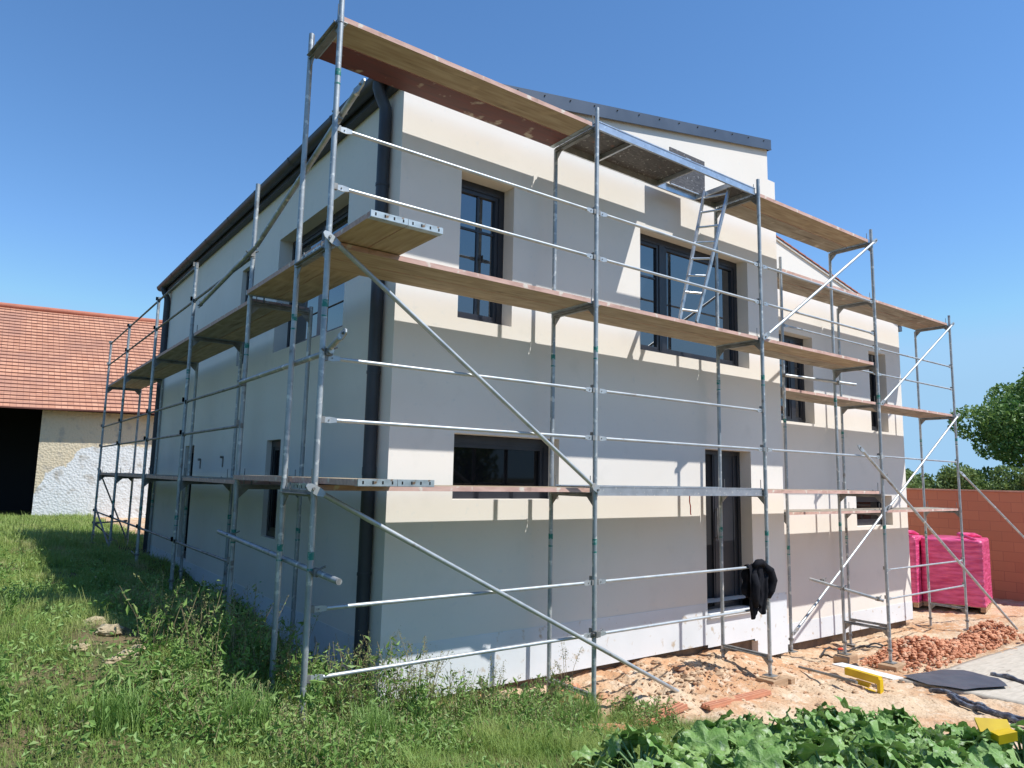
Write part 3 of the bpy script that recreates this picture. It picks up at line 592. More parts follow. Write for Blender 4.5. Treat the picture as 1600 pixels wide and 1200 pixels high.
# --- ladder
lad = empty('ladder', (3.36, -1.18, 3.88), 'aluminium ladder leaning through the open hatch above the wide upper window', 'ladder')
a0, a1 = Vector((3.215,-1.12,3.89)), Vector((3.56,-1.155,3.89)); b0, b1 = Vector((4.26,-.70,5.87)), Vector((4.30,-1.01,5.87))
a0 = Vector((3.26,-1.10,3.885)); a1 = Vector((3.555,-1.12,3.885)) 
# rails as profiled bars
mbr = []
for s, (p, q) in enumerate(((Vector((3.24,-1.13,3.885)), Vector((4.30,-.70,5.90))), (Vector((3.50,-1.17,3.885)), Vector((4.40,-1.03,5.90))))):
    mb = MB(); d = (q-p).normalized(); u = Vector((.35,-1,0)); u = (u-d*u.dot(d)).normalized(); v = d.cross(u); c = (p+q)/2; mb.obox(c, d*((q-p).length/2), u*.011, v*.030)
    child(mb, 'ladder_rail', M['alu'], lad); mbr.append((p, q))
for k in range(8):
    t = (k+.55)/8.0; p = mbr[0][0].lerp(mbr[0][1], t); q = mbr[1][0].lerp(mbr[1][1], t); mb = MB(); mb.tube(p, q, .015, 0, 8); child(mb, 'rung', M['alu'], lad)

# --- red ribbon under the lower deck, jacket on the rail
mb = MB(); pts = [(3.855,-.75,1.80),(3.85,-.75,1.72),(3.875,-.745,1.65),(3.86,-.755,1.58),(3.875,-.75,1.55)]
for a, b in zip(pts[:-1], pts[1:]): mb.add([(a[0]-.014,a[1],a[2]),(a[0]+.014,a[1]+.006,a[2]),(b[0]+.014,b[1]+.004,b[2]),(b[0]-.014,b[1],b[2])], [(0,1,2,3)])
o = recenter(mb.build('ribbon', M['orange'])); tag(o, 'thin red ribbon hanging below the aluminium deck beside the door', 'ribbon')
def jacket():
    nx, ny = 46, 60; V = []; F = []
    xa, xb, zr, yr = 4.34, 4.76, .935, -1.2
    for j in range(ny+1):
        t = j/ny                                   # 0 back hem -> 1 front hem, over the rail in the middle
        for i in range(nx+1):
            u = i/nx; s = t*2-1; drop = abs(s)
            hang = (.50+.05*math.sin(u*5)+.10*math.sin(u*9+1)*(1 if s > 0 else .5)) if s > 0 else .34+.05*math.sin(u*7)
            narrow = 1-.12*drop-.18*drop*drop*(1 if s > 0 else 0)
            cx = (xa+xb)/2+ (u-.5)*(xb-xa)*narrow - .05*drop*(s > 0) + .012*math.sin(drop*14+u*6)
            fold = .024*math.sin(u*22+drop*3)*min(1, drop*3)+.012*math.sin(u*47+drop*8)*min(1, drop*3)
            if drop < .07: ang = s/.07*math.pi/2; y = yr-math.sin(ang)*.032; z = zr+.032*math.cos(ang)-.004+.006*math.sin(u*25)
            else: y = yr-math.copysign(.034+.03*drop, s)-fold*math.copysign(1, s); z = zr-(drop-.07)/.93*hang
            V.append((cx, y, z))
    for j in range(ny):
        for i in range(nx): k = j*(nx+1)+i; F.append((k,k+1,k+nx+2,k+nx+1))
    mb = MB(); mb.add(V, F, 0, True)
    # sleeve bulging on the right and a hood roll on the rail
    mb.path([(4.66,-1.24,.95),(4.74,-1.27,.88),(4.79,-1.27,.76),(4.76,-1.26,.64),(4.70,-1.26,.56)], [.035,.055,.06,.052,.035], 0, 12)
    mb.path([(4.44,-1.24,.94),(4.52,-1.25,.985),(4.60,-1.24,.985),(4.68,-1.24,.93)], [.03,.045,.045,.03], 0, 12)
    mb.path([(4.42,-1.26,.86),(4.41,-1.29,.72),(4.40,-1.28,.58),(4.43,-1.27,.47)], [.04,.055,.05,.035], 0, 12)
    o = mb.build('jacket', M['cloth']); sm = o.modifiers.new('solid', 'SOLIDIFY'); sm.thickness = .006
    recenter(o); tag(o, 'crumpled black jacket hung over the low rail in front of the door', 'jacket')
jacket()

# ------------------------------------------------------------ blocks, rubble and things on the bare ground
def rock(mb, c, r, mi=0, sq=(1,1,.7), seed=None):
    n = 6; vs = []; rot = random.uniform(0, 6.28)
    for j, ph in enumerate((-1.2,-.45,.4,1.15)):
        for i in range(n):
            a = rot+2*math.pi*i/n+j*.4; k = r*random.uniform(.75,1.2)
            vs.append((c[0]+k*math.cos(ph)*math.cos(a)*sq[0], c[1]+k*math.cos(ph)*math.sin(a)*sq[1], c[2]+k*math.sin(ph)*sq[2]))
    F = [(j*n+i, j*n+(i+1)%n, (j+1)*n+(i+1)%n, (j+1)*n+i) for j in range(3) for i in range(n)]+[tuple(range(n-1,-1,-1)), tuple(3*n+i for i in range(n))]
    mb.add(vs, F, mi)
def block(x, y, z, sx, sy, sz, rz, label, name='timber_block', m='woodblock', group='timber blocks under the scaffold feet', cat='block'):
    mb = MB(); c, s = math.cos(rz), math.sin(rz); mb.obox((0,0,sz/2), (c*sx/2,s*sx/2,0), (-s*sy/2,c*sy/2,0), (0,0,sz/2)); o = mb.build(name, M[m]); o.location = (x,y,z)
    bv = o.modifiers.new('b', 'BEVEL'); bv.width = .006; tag(o, label, cat, group)
block(4.80,-1.22,-.525,.34,.24,.11,.05,'thick timber block under the middle outer scaffold foot, bottom of two')
block(5.05,-1.27,-.56,.13,.15,.12,.2,'small timber offcut right of the block under the middle scaffold foot')
block(4.80,-1.2,-.412,.20,.19,.012,.3,'thin board between the middle outer scaffold foot and its block', 'packing_board', group=None)
block(7.846,-1.22,-.80,.40,.26,.145,.1,'tall timber block under the right outer foot of the front scaffold')
block(7.82,-.52,-.82,.42,.22,.15,.15,'long timber block under the right inner foot of the front scaffold')
block(4.80,-.50,-.44,.26,.2,.02,.4,'grey base board under the middle inner scaffold foot', 'packing_board', group=None)
def rubble():
    mb = MB()
    for i in range(2600):
        t = random.random(); x = 7.9+4.6*t**.9; w = .50+.12*math.sin(t*7); s = random.gauss(0, .42)
        if abs(s) > 1: continue
        y = -1.40+.10*math.sin(t*5)+.25*t+s*w+.28; h = .30*max(0, (1-s*s))*min(1, (x-7.7)*1.4)*(.8+.35*math.sin(x*2.2))
        z = g1(x, y)+h*random.random()**.45+.01; r = random.uniform(.018,.055)*(1.5 if random.random() < .08 else 1); rock(mb, (x,y,z), r, 0, (1, random.uniform(.5,1), random.uniform(.35,.8)))
    o = recenter(mb.build('rubble', M['rubble'])); tag(o, 'long heap of crushed orange brick rubble beside the pale slab', 'rubble', kind='stuff')
rubble()
def stones():
    mb = MB()
    for i in range(1500):
        x = random.uniform(.6, 9); y = random.uniform(-2.1, -.35)
        if random.random() < .55: x = random.gauss(3.3, 1.0); y = random.gauss(-1.0, .32)
        if y > -.34 or x < .5: continue
        r = random.uniform(.008,.03)*(random.uniform(1.5,3.2) if random.random() < .10 else 1); rock(mb, (x,y,g1(x,y)+r*.12), r, random.choice((0,1,1,2)), (1,random.uniform(.5,1),.5))
    o = recenter(mb.build('stones', [mat('brown_crumbs', (.42,.28,.17), .95, noise=9, col2=(.34,.21,.125)), mat('pale_crumbs', (.56,.40,.25), .95, noise=9, col2=(.48,.31,.19)), mat('orange_crumbs', (.55,.31,.17), .95, noise=9, col2=(.46,.25,.14))])); tag(o, 'scattered clods and crumbs of dry soil along the front plinth', 'stones', kind='stuff')
stones()
def lump(name, label, cat, x, y, r, m, sq=(1,1,.6), group=None, sub=3, dz=0):
    import bmesh
    bm = bmesh.new(); bmesh.ops.create_icosphere(bm, subdivisions=sub, radius=1); sd = random.random()*100
    for v in bm.verts:
        c = v.co; n = .72+.42*vnoise(np.array([c.x*1.3+sd]), np.array([c.y*1.3+c.z*2.1+sd]), 1.6)[0]+.16*vnoise(np.array([c.x*4+sd]), np.array([c.y*4+c.z*5]), 1.5)[0]
        v.co = Vector((c.x*sq[0], c.y*sq[1], c.z*sq[2]))*r*n
    me = bpy.data.meshes.new(name); bm.to_mesh(me); bm.free(); me.materials.append(M[m]); o = bpy.data.objects.new(name, me); COL.objects.link(o)
    o.location = (x, y, g1(x,y)+r*sq[2]*.25+dz); tag(o, label, cat, group); return o
for (x, y, r, lb) in [(-2.38,-.10,.15,'largest pale clod in the grass near the side scaffold'),(-2.43,.33,.14,'rounded clod lying highest up the lawn patch'),(-2.30,-.50,.12,'crumbly clod just below the largest one in the grass'),
    (-2.60,-.35,.12,'clod at the left of the bare lawn patch'),(-1.52,.25,.11,'isolated tan clod among weeds by the corner scaffold foot'),(-2.42,-.62,.09,'small clod nearest the viewer in the lawn patch'),(-2.20,-.30,.11,'clod at the right of the bare lawn patch')]:
    lump('soil_clod', lb, 'clod', x, y, r*.62, 'clod', (1,1,.5), group='dry clods on the lawn', dz=-.005)
lump('clay_lump', 'orange clay lump lying against the plinth behind the grass tuft', 'clay lump', 1.95, -.60, .20, 'rubble', (1,.6,.7))
lump('clay_lump', 'orange clay lump half hidden left of the second scaffold pole', 'clay lump', 1.55, -1.0, .15, 'rubble', (.8,.6,.9))
lump('clay_lump', 'pale clay lump by the left end of the white plinth', 'clay lump', 1.05, -.62, .17, 'clod', (1.2,.6,.6))
# ribbed terracotta strips in front of the scaffold
def strip(x0, x1, y, w, rz, label):
    mb = MB(); L = x1-x0; mb.box((0,-w/2,0),(L,w/2,.022))
    for k in range(3): yy = -w/2+w*(k+.2)/3; mb.box((0,yy,.022),(L,yy+w*.17,.045))
    o = mb.build('clay_strip', M['clay']); za, zb = g1(x0,y), g1(x1,y+math.sin(rz)*L); o.location = (x0,y,za+.03); o.rotation_euler = (0, -math.atan2(zb-za, L), rz); tag(o, label, 'clay strip', 'ribbed clay strips on the soil')
strip(.80,1.95,-1.56,.13,.0,'ribbed orange clay strip starting in the grass at left'); strip(2.02,2.75,-1.57,.14,.05,'ribbed orange clay strip left of the squash leaves, middle of three'); strip(3.0,4.2,-1.62,.12,.06,'pale ribbed clay strip ending near the timber block')
# pale slab, shadow on it painted as a dark sheet, with plastic folds
def sheet(name, x0, x1, y0f, y1f, off, m, label, cat, wr=0, th=.0, nx=80, ny=40, seed=1, kind=None):
    V = []; F = []
    for j in range(ny+1):
        for i in range(nx+1):
            u = i/nx; v = j/ny; x = x0+(x1-x0)*u; y = y0f(x)+(y1f(x)-y0f(x))*v; V.append((x,y,0))
    A = np.array(V); z = gz(A[:,0], A[:,1], False)+off
    if wr: z = z+wr*np.abs(np.sin(A[:,1]*9+A[:,0]*1.5+2*vnoise(A[:,0],A[:,1],1.2,seed)*3))**3*np.clip(1.2-(A[:,1]-np.array([y0f(x) for x in A[:,0]]))*1.1, .12, 1)+(vnoise(A[:,0],A[:,1],3,seed))*wr*.6
    A[:,2] = z; k = np.arange(nx)[None,:]+(nx+1)*np.arange(ny)[:,None]; k = k.ravel(); o = npmesh(name, A, np.stack([k,k+1,k+nx+2,k+nx+1],1), M[m], smooth=True)
    if th: s = o.modifiers.new('s','SOLIDIFY'); s.thickness = th; s.offset = -1
    if kind: tag(o, kind=kind)
    else: recenter(o); tag(o, label, cat)
    return o
sheet('path', 6.9, 19, lambda x: -4.6, lambda x: -1.78+.05*(x-7)+.03*math.sin(x*2), .035, 'slab', None, None, th=.06, kind='structure')
def shadow_and_folds():
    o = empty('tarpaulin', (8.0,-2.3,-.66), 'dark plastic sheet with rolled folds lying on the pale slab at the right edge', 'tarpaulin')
    P = SHADOW_EDGE
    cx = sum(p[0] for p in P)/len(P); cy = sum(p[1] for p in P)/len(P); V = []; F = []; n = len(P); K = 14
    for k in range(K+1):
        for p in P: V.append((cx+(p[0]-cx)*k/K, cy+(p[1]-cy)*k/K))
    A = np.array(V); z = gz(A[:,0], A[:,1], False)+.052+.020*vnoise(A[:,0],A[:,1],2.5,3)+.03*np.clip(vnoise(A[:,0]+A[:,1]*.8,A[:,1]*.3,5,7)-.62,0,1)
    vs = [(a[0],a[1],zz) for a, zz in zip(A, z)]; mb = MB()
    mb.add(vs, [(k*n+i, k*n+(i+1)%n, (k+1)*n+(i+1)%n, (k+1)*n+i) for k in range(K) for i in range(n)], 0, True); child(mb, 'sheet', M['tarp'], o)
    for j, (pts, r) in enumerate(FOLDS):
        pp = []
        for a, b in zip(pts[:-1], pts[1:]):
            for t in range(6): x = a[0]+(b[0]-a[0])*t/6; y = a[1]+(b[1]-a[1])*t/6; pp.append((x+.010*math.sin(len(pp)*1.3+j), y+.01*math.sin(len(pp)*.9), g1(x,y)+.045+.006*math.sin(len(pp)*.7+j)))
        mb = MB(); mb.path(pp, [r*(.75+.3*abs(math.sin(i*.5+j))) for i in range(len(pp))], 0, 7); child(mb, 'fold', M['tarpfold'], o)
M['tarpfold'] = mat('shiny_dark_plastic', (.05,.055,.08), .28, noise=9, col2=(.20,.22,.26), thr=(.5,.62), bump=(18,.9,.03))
SHADOW_EDGE = [(7.05,-1.74),(7.45,-1.73),(7.88,-1.76),(8.12,-1.78),(8.33,-2.0),(8.25,-2.15),(8.1,-2.4),(8.03,-2.54),(7.85,-2.68),(7.61,-2.8),(7.15,-2.63),(6.9,-2.57),(6.86,-2.38),(6.76,-2.19),(6.9,-1.97)]  # outline of the shadow, filled as a flat dark sheet
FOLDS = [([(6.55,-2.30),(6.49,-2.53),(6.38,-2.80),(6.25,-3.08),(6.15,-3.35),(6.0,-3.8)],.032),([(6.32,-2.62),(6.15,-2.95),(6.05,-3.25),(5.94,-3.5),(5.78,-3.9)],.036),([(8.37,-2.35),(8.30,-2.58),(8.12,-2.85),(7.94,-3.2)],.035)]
shadow_and_folds()
# yellow bracket, white board, dark rod
o = empty('yellow_bracket', (6.1,-1.5,-.58), 'bright yellow channel bracket lying on the soil behind the squash leaves', 'bracket')
mb = MB(); A = Vector((5.93,-1.56,-.42)); B = Vector((5.84,-2.04,-.42)); d = (B-A).normalized(); n = Vector((0,0,1)); s = d.cross(n).normalized()
mb.obox((A+B)/2, (B-A)/2, s*.035, n*.045); child(mb, 'channel', M['yellow'], o)
mb = MB(); mb.obox(B+Vector((-.01,0,-.08)), d*.022, s*.03, n*.10); child(mb, 'upright', M['yellow'], o)
mb = MB(); C2 = B+Vector((0,0,-.165)); mb.obox(C2-d*.22, d*.24, s*.03, n*.018); mb.obox(C2-d*.25+n*.07, d*.10, s*.012, (n*.6+d*.3)*.05); child(mb, 'foot_bar', M['yellow'], o)
mb = MB(); mb.obox((6.28,-1.64,-.455), Vector((-.075,-.44,.012)), Vector((.10,-.02,.0)), (0,0,.008)); o = recenter(mb.build('white_board', M['white'])); tag(o, 'white board strip lying just behind the yellow bracket', 'board')
mb = MB(); mb.tube((5.72,-1.02,-.46),(5.62,-1.50,-.44),.017,0,8); mb.tube((5.62,-1.50,-.44),(5.50,-1.92,-.42),.021,0,8); o = recenter(mb.build('metal_rod', M['galvdark'])); tag(o, 'dark metal rod on the tan soil left of the yellow bracket', 'rod')
mb = MB(); mb.obox((3.72,-4.04,-.03), (.09,-.09,0), (.02,.03,.05), (0,0,.012)); mb.obox((3.55,-4.17,-.03), (.05,-.05,.02), (.03,.04,0), (0,0,.035)); o = recenter(mb.build('yellow_scrap', M['yellow'])); tag(o, 'yellow plastic piece poking out of the squash leaves at the right', 'scrap')
# hoses
def hose(cx, cy, rx, ry, a0, a1, z, r, label):
    pts = []
    for i in range(40): a = a0+(a1-a0)*i/39; x = cx+rx*math.cos(a); y = cy+ry*math.sin(a); pts.append((x, y, g1(x,y)+z+.03*math.sin(i*.4)))
    mb = MB(); mb.path(pts, r, 0, 7); o = recenter(mb.build('hose', M['black'])); tag(o, label, 'hose', 'black hoses by the right scaffold')
hose(9.3,.05,1.0,.42,.1,3.4,.03,.016,'largest black hose loop curving round the right scaffold feet'); hose(9.5,.0,.8,.3,-.4,2.7,.05,.014,'second black hose arc lying inside the largest loop'); hose(9.0,-.1,.9,.35,3.3,5.6,.02,.012,'thin black hose arc nearest the timber blocks'); hose(10.6,-.35,1.2,.12,3.4,6.0,.02,.01,'straight thin black cable running towards the rubble heap')
mb = MB(); rock(mb, (9.3,.38,g1(9.3,.38)+.05), .05); o = recenter(mb.build('red_ball', M['orange'])); tag(o, 'small red cap lying on the hose loop', 'cap')

# ------------------------------------------------------------ pallet stacks, brick wall
def pallet_stack(x, y, w, d, h, rz, label):
    o = empty('brick_pallet', (x,y,-.86), label, 'pallet', 'brick pallets in pink film'); o.rotation_euler = (0,0,rz)
    mb = MB()
    for k in range(3): mb.box((-w/2,-d/2+k*(d-.1)/2,0),(w/2,-d/2+k*(d-.1)/2+.1,.09))
    for k in range(6): mb.box((-w/2+k*(w-.1)/5,-d/2-.01,.09),(-w/2+k*(w-.1)/5+.1,d/2+.01,.11))
    mb.build('pallet_base', M['woodblock'], o)
    V = []; F = []; nz = 60; per = 80
    for j in range(nz+1):
        z = .10+(h-.10)*j/nz; lay = .010*(1-abs(math.sin(math.pi*(z-.1)/.125)))**2; top = max(0, (j-nz+2)/2)
        for i in range(per):
            a = 2*math.pi*i/per; c, s = math.cos(a), math.sin(a); k = 1/max(abs(c), abs(s)); r = .94+.06/ k
            px, py = c*k*w/2, s*k*d/2
            q = 1-top*.03-lay*.6+.008*math.sin(i*1.1+z*2)+.008*math.sin(i*.4+z*4)
            V.append((px*q, py*q, z))
    for j in range(nz):
        for i in range(per): F.append((j*per+i, j*per+(i+1)%per, (j+1)*per+(i+1)%per, (j+1)*per+i))
    F.append(tuple(nz*per+i for i in range(per)))
    mb = MB(); mb.add(V, F, 0, True); mb.build('wrapped_bricks', M['pink'], o)
    mb = MB(); mb.path([(-w*.45,-d*.4,h+.01),(-w*.2,-d*.1,h+.10),(w*.25,-d*.3,h+.07),(w*.42,-d*.38,h+.02)], [.03,.05,.05,.02], 0, 6); mb.build('film_flap', M['pink'], o)
pallet_stack(15.95, 1.05, 1.5, 1.25, 1.60, .25, 'bright pink film wrapped pallet standing rightmost before the brick wall'); pallet_stack(15.05, 1.95, .95, .9, 1.62, .2, 'pink film wrapped pallet half hidden behind the house corner')
def brick_wall():
    o = empty('brick_wall', (18.2,3,-.9), 'long unplastered red hollow brick wall behind the pink pallets', 'wall')
    m = bpy.data.materials.new('hollow_brick'); m.use_nodes = True; t = m.node_tree; N = t.nodes; L_ = t.links; p = N['Principled BSDF']; p.inputs['Roughness'].default_value = .95
    tc = N.new('ShaderNodeTexCoord'); mp = N.new('ShaderNodeMapping'); mp.inputs['Rotation'].default_value = (math.pi/2, 0, math.pi/2); L_.new(tc.outputs['Object'], mp.inputs[0])
    sp = N.new('ShaderNodeSeparateXYZ'); cb = N.new('ShaderNodeCombineXYZ'); L_.new(tc.outputs['Object'], sp.inputs[0]); L_.new(sp.outputs[1], cb.inputs[0]); L_.new(sp.outputs[2], cb.inputs[1])
    b = N.new('ShaderNodeTexBrick'); b.inputs['Scale'].default_value = 1; b.inputs['Brick Width'].default_value = .5; b.inputs['Row Height'].default_value = .25; b.inputs['Mortar Size'].default_value = .008
    b.inputs['Color1'].default_value = (.56,.225,.12,1); b.inputs['Color2'].default_value = (.51,.195,.105,1); b.inputs['Mortar'].default_value = (.43,.165,.095,1); L_.new(cb.outputs[0], b.inputs['Vector'])
    L_.new(b.outputs['Color'], p.inputs['Base Color'])
    wv = N.new('ShaderNodeTexWave'); wv.inputs['Scale'].default_value = 18; L_.new(cb.outputs[0], wv.inputs['Vector']); bp = N.new('ShaderNodeBump'); bp.inputs['Strength'].default_value = .25; bp.inputs['Distance'].default_value = .01; L_.new(wv.outputs['Fac'], bp.inputs['Height']); L_.new(bp.outputs[0], p.inputs['Normal'])
    mb = MB(); mb.box((18.0,-16,-1.2),(18.35,16,1.86)); child(mb, 'masonry', m, o)
    mb = MB(); mb.box((17.97,-16,1.862),(18.38,16,1.90)); child(mb, 'coping', mat('pale_coping', (.60,.36,.25), .9, noise=3, col2=(.48,.26,.17)), o)
brick_wall()

# ------------------------------------------------------------ barn
def barn():
    u = Vector((.988,-.153,0)); n = Vector((-.153,-.988,0)); O_ = Vector((-2.857,23.654,0))-n*.55       # wall line under the eave edge
    o = empty('barn', O_, 'old barn with red tiled roof and peeling whitewashed wall beyond the lawn', 'barn')
    g = .0; ze = 4.42; zr = 8.8; back = 6.5; T = 5.0
    def P(a, d, z): return O_+u*a-n*d+Vector((0,0,z))       # a along, d inward, z up
    x0, x1, xd = -16, 16, 1.05+.15
    m = bpy.data.materials.new('peeling_plaster'); m.use_nodes = True; t = m.node_tree; N = t.nodes; L_ = t.links; p = N['Principled BSDF']; p.inputs['Roughness'].default_value = .95
    tc = N.new('ShaderNodeTexCoord'); sp = N.new('ShaderNodeSeparateXYZ'); L_.new(tc.outputs['Object'], sp.inputs[0])
    n1 = N.new('ShaderNodeTexNoise'); n1.inputs['Scale'].default_value = .9; n1.inputs['Detail'].default_value = 8; L_.new(tc.outputs['Object'], n1.inputs['Vector'])
    # bare whitewashed stone below a ragged line that climbs to the right
    def mth(op, a, b_=None, c=None):
        q = N.new('ShaderNodeMath'); q.operation = op
        for i_, v_ in enumerate((a, b_, c)):
            if v_ is None: continue
            if isinstance(v_, (int, float)): q.inputs[i_].default_value = v_
            else: L_.new(v_, q.inputs[i_])
        return q.outputs[0]
    zb = mth('MINIMUM', mth('MULTIPLY_ADD', sp.outputs[0], 1.25, -.35), mth('MULTIPLY_ADD', sp.outputs[0], .05, 2.65))
    f2 = mth('ADD', mth('SUBTRACT', sp.outputs[2], zb), mth('MULTIPLY_ADD', n1.outputs['Fac'], 1.9, -.95))
    r = N.new('ShaderNodeMapRange'); r.inputs[1].default_value = -.02; r.inputs[2].default_value = .03; L_.new(f2, r.inputs[0])
    mx = N.new('ShaderNodeMix'); mx.data_type = 'RGBA'; mx.inputs[6].default_value = (.68,.69,.68,1); mx.inputs[7].default_value = (.64,.54,.38,1); L_.new(r.outputs[0], mx.inputs[0])
    n2 = N.new('ShaderNodeTexNoise'); n2.inputs['Scale'].default_value = 3; n2.inputs['Detail'].default_value = 8; L_.new(tc.outputs['Object'], n2.inputs['Vector'])
    r2 = N.new('ShaderNodeMapRange'); r2.inputs[1].default_value = .55; r2.inputs[2].default_value = .75; L_.new(n2.outputs['Fac'], r2.inputs[0])
    m2 = N.new('ShaderNodeMix'); m2.data_type = 'RGBA'; m2.inputs[7].default_value = (.40,.36,.30,1); L_.new(mx.outputs[2], m2.inputs[6]); L_.new(r2.outputs[0], m2.inputs[0]); L_.new(m2.outputs[2], p.inputs['Base Color'])
    vo = N.new('ShaderNodeTexVoronoi'); vo.inputs['Scale'].default_value = 13; L_.new(tc.outputs['Object'], vo.inputs['Vector']); bp = N.new('ShaderNodeBump'); bp.inputs['Strength'].default_value = .5; bp.inputs['Distance'].default_value = .03; L_.new(vo.outputs['Distance'], bp.inputs['Height']); L_.new(bp.outputs[0], p.inputs['Normal'])
    mb = MB()
    def quad(a, b, c, d, mi=0): mb.add([a,b,c,d], [(0,1,2,3)], mi)
    quad(P(xd,0,-.5), P(x1,0,-.5), P(x1,0,ze), P(xd,0,ze)); quad(P(xd,0,-.5), P(xd,T,-.5), P(xd,T,ze), P(xd,0,ze)); quad(P(x0,0,ze-.35), P(xd,0,ze-.35), P(xd,0,ze), P(x0,0,ze))
    quad(P(x0,12,-.5), P(x1,12,-.5), P(x1,12,ze), P(x0,12,ze)); quad(P(x1,0,-.5), P(x1,12,-.5), P(x1,12,ze), P(x1,0,ze)); mb.add([P(x1,0,ze),P(x1,12,ze),P(x1,6,zr)], [(0,1,2)]); quad(P(x0,0,-.5), P(x0,12,-.5), P(x0,12,ze), P(x0,0,ze)); mb.add([P(x0,0,ze),P(x0,12,ze),P(x0,6,zr)], [(0,1,2)])
    child(mb, 'wall', m, o)
    mb = MB(); quad(P(x0,4.8,-.5), P(xd+.0,4.8,-.5), P(xd,4.8,ze), P(x0,4.8,ze)); mb.obox(P(-2.0,.25,2.0), u*.10, n*.10, Vector((0,0,2.1))); child(mb, 'dark_bay', M['interior'], o)
    # roof with real tile courses and vertical tile edges
    sl = math.atan2(zr-ze+.35, 6.55); ns = 30; mb = MB(); W_ = 6.55
    for k in range(ns):
        d0 = -.55+W_*k/ns; d1 = -.55+W_*(k+1)/ns+.03; z0 = ze-.35+(zr-ze+.35)*k/ns; z1 = ze-.35+(zr-ze+.35)*(k+1)/ns+.02
        cols = 60; zz = z0+.045
        sag = lambda a: -.06*math.sin((a-x0)/(x1-x0)*math.pi*3)**2
        for c in range(cols):
            a = x0-.3+(x1-x0+.6)*c/cols; b = x0-.3+(x1-x0+.6)*(c+1)/cols
            quad(P(a,d0,zz+sag(a)), P(b,d0,zz+sag(b)), P(b,d1,z1+sag(b)), P(a,d1,z1+sag(a))); quad(P(a,d0,z0+sag(a)-.01), P(b,d0,z0+sag(b)-.01), P(b,d0,zz+sag(b)), P(a,d0,zz+sag(a)), 1)
    quad(P(x0-.3,6,zr), P(x1+.3,6,zr), P(x1+.3,12.6,ze-.3), P(x0-.3,12.6,ze-.3)); quad(P(x0-.3,-.5,ze-.42), P(x1+.3,-.5,ze-.42), P(x1+.3,6,zr-.12), P(x0-.3,6,zr-.12), 1)
    tm = bpy.data.materials.new('beaver_tiles'); tm.use_nodes = True; t = tm.node_tree; N = t.nodes; L_ = t.links; p = N['Principled BSDF']; p.inputs['Roughness'].default_value = .9
    tc = N.new('ShaderNodeTexCoord'); sp = N.new('ShaderNodeSeparateXYZ'); cb = N.new('ShaderNodeCombineXYZ'); L_.new(tc.outputs['Object'], sp.inputs[0]); L_.new(sp.outputs[0], cb.inputs[0])
    ad = N.new('ShaderNodeMath'); ad.operation = 'MULTIPLY'; ad.inputs[1].default_value = 1/.170; L_.new(sp.outputs[2], ad.inputs[0]); L_.new(sp.outputs[2], cb.inputs[1])
    b = N.new('ShaderNodeTexBrick'); b.inputs['Scale'].default_value = 1; b.inputs['Brick Width'].default_value = .19; b.inputs['Row Height'].default_value = .170; b.inputs['Mortar Size'].default_value = .009; b.offset = 0
    b.inputs['Color1'].default_value = (.62,.31,.19,1); b.inputs['Color2'].default_value = (.50,.23,.135,1); b.inputs['Mortar'].default_value = (.28,.12,.08,1); L_.new(cb.outputs[0], b.inputs['Vector'])
    n3 = N.new('ShaderNodeTexNoise'); n3.inputs['Scale'].default_value = .7; n3.inputs['Detail'].default_value = 6; L_.new(tc.outputs['Object'], n3.inputs['Vector']); r3 = N.new('ShaderNodeMapRange'); r3.inputs[1].default_value = .45; r3.inputs[2].default_value = .7; L_.new(n3.outputs['Fac'], r3.inputs[0])
    m3 = N.new('ShaderNodeMix'); m3.data_type = 'RGBA'; m3.inputs[7].default_value = (.38,.19,.13,1); L_.new(b.outputs['Color'], m3.inputs[6]); L_.new(r3.outputs[0], m3.inputs[0]); L_.new(m3.outputs[2], p.inputs['Base Color'])
    child(mb, 'roof', [tm, mat('tile_butt', (.14,.05,.035), .9)], o)
    mb = MB(); mb.tube(P(x0-.3,6,zr+.0), P(x1+.3,6,zr+.0), .13, 0, 8); child(mb, 'ridge_tiles', M['rooftile'], o)
    mb = MB(); mb.path([P(6.3,d,ze-.35+(zr-ze+.35)*(d+.55)/6.55+.12) for d in (-.4,1,2.5,4,5.9)], .012, 0, 5); mb.tube(P(6.3,-.6,ze-.2), P(6.3,-.04,.3), .012, 0, 5)
    child(mb, 'lightning_wire', M['galvdark'], o)
barn()

# ------------------------------------------------------------ foliage
def leafcloud(name, pts, size, m, parent=None, aspect=.55, kind=None, seed=0):
    """pts (n,3) centres; random oriented two-triangle pointed leaves"""
    rng = np.random.default_rng(seed); n = len(pts); d = rng.normal(size=(n,3)); d /= np.linalg.norm(d,axis=1)[:,None]; e = rng.normal(size=(n,3)); e -= d*(d*e).sum(1)[:,None]; e /= np.linalg.norm(e,axis=1)[:,None]
    s = (size*rng.uniform(.6,1.4,n))[:,None]; fold = np.cross(d,e)*s*.18
    V = np.stack([pts-d*s*.5, pts+e*s*aspect*.5+fold, pts+d*s*.5, pts-e*s*aspect*.5+fold], 1).reshape(-1,3); i = np.arange(n)*4
    F = np.stack([np.stack([i,i+1,i+2],1), np.stack([i,i+2,i+3],1)],1).reshape(-1,3)
    return npmesh(name, V, F, m, parent=parent)
def crown_pts(clumps, per, rng, hollow=.55):
    out = []
    for c, r in clumps:
        n = int(per*(r**2)); d = rng.normal(size=(n,3)); d /= np.linalg.norm(d,axis=1)[:,None]; rad = r*(hollow+(1-hollow)*rng.random(n)**.6); p = np.array(c)+d*rad[:,None]*np.array([1,1,.75]); out.append(p)
    return np.concatenate(out)
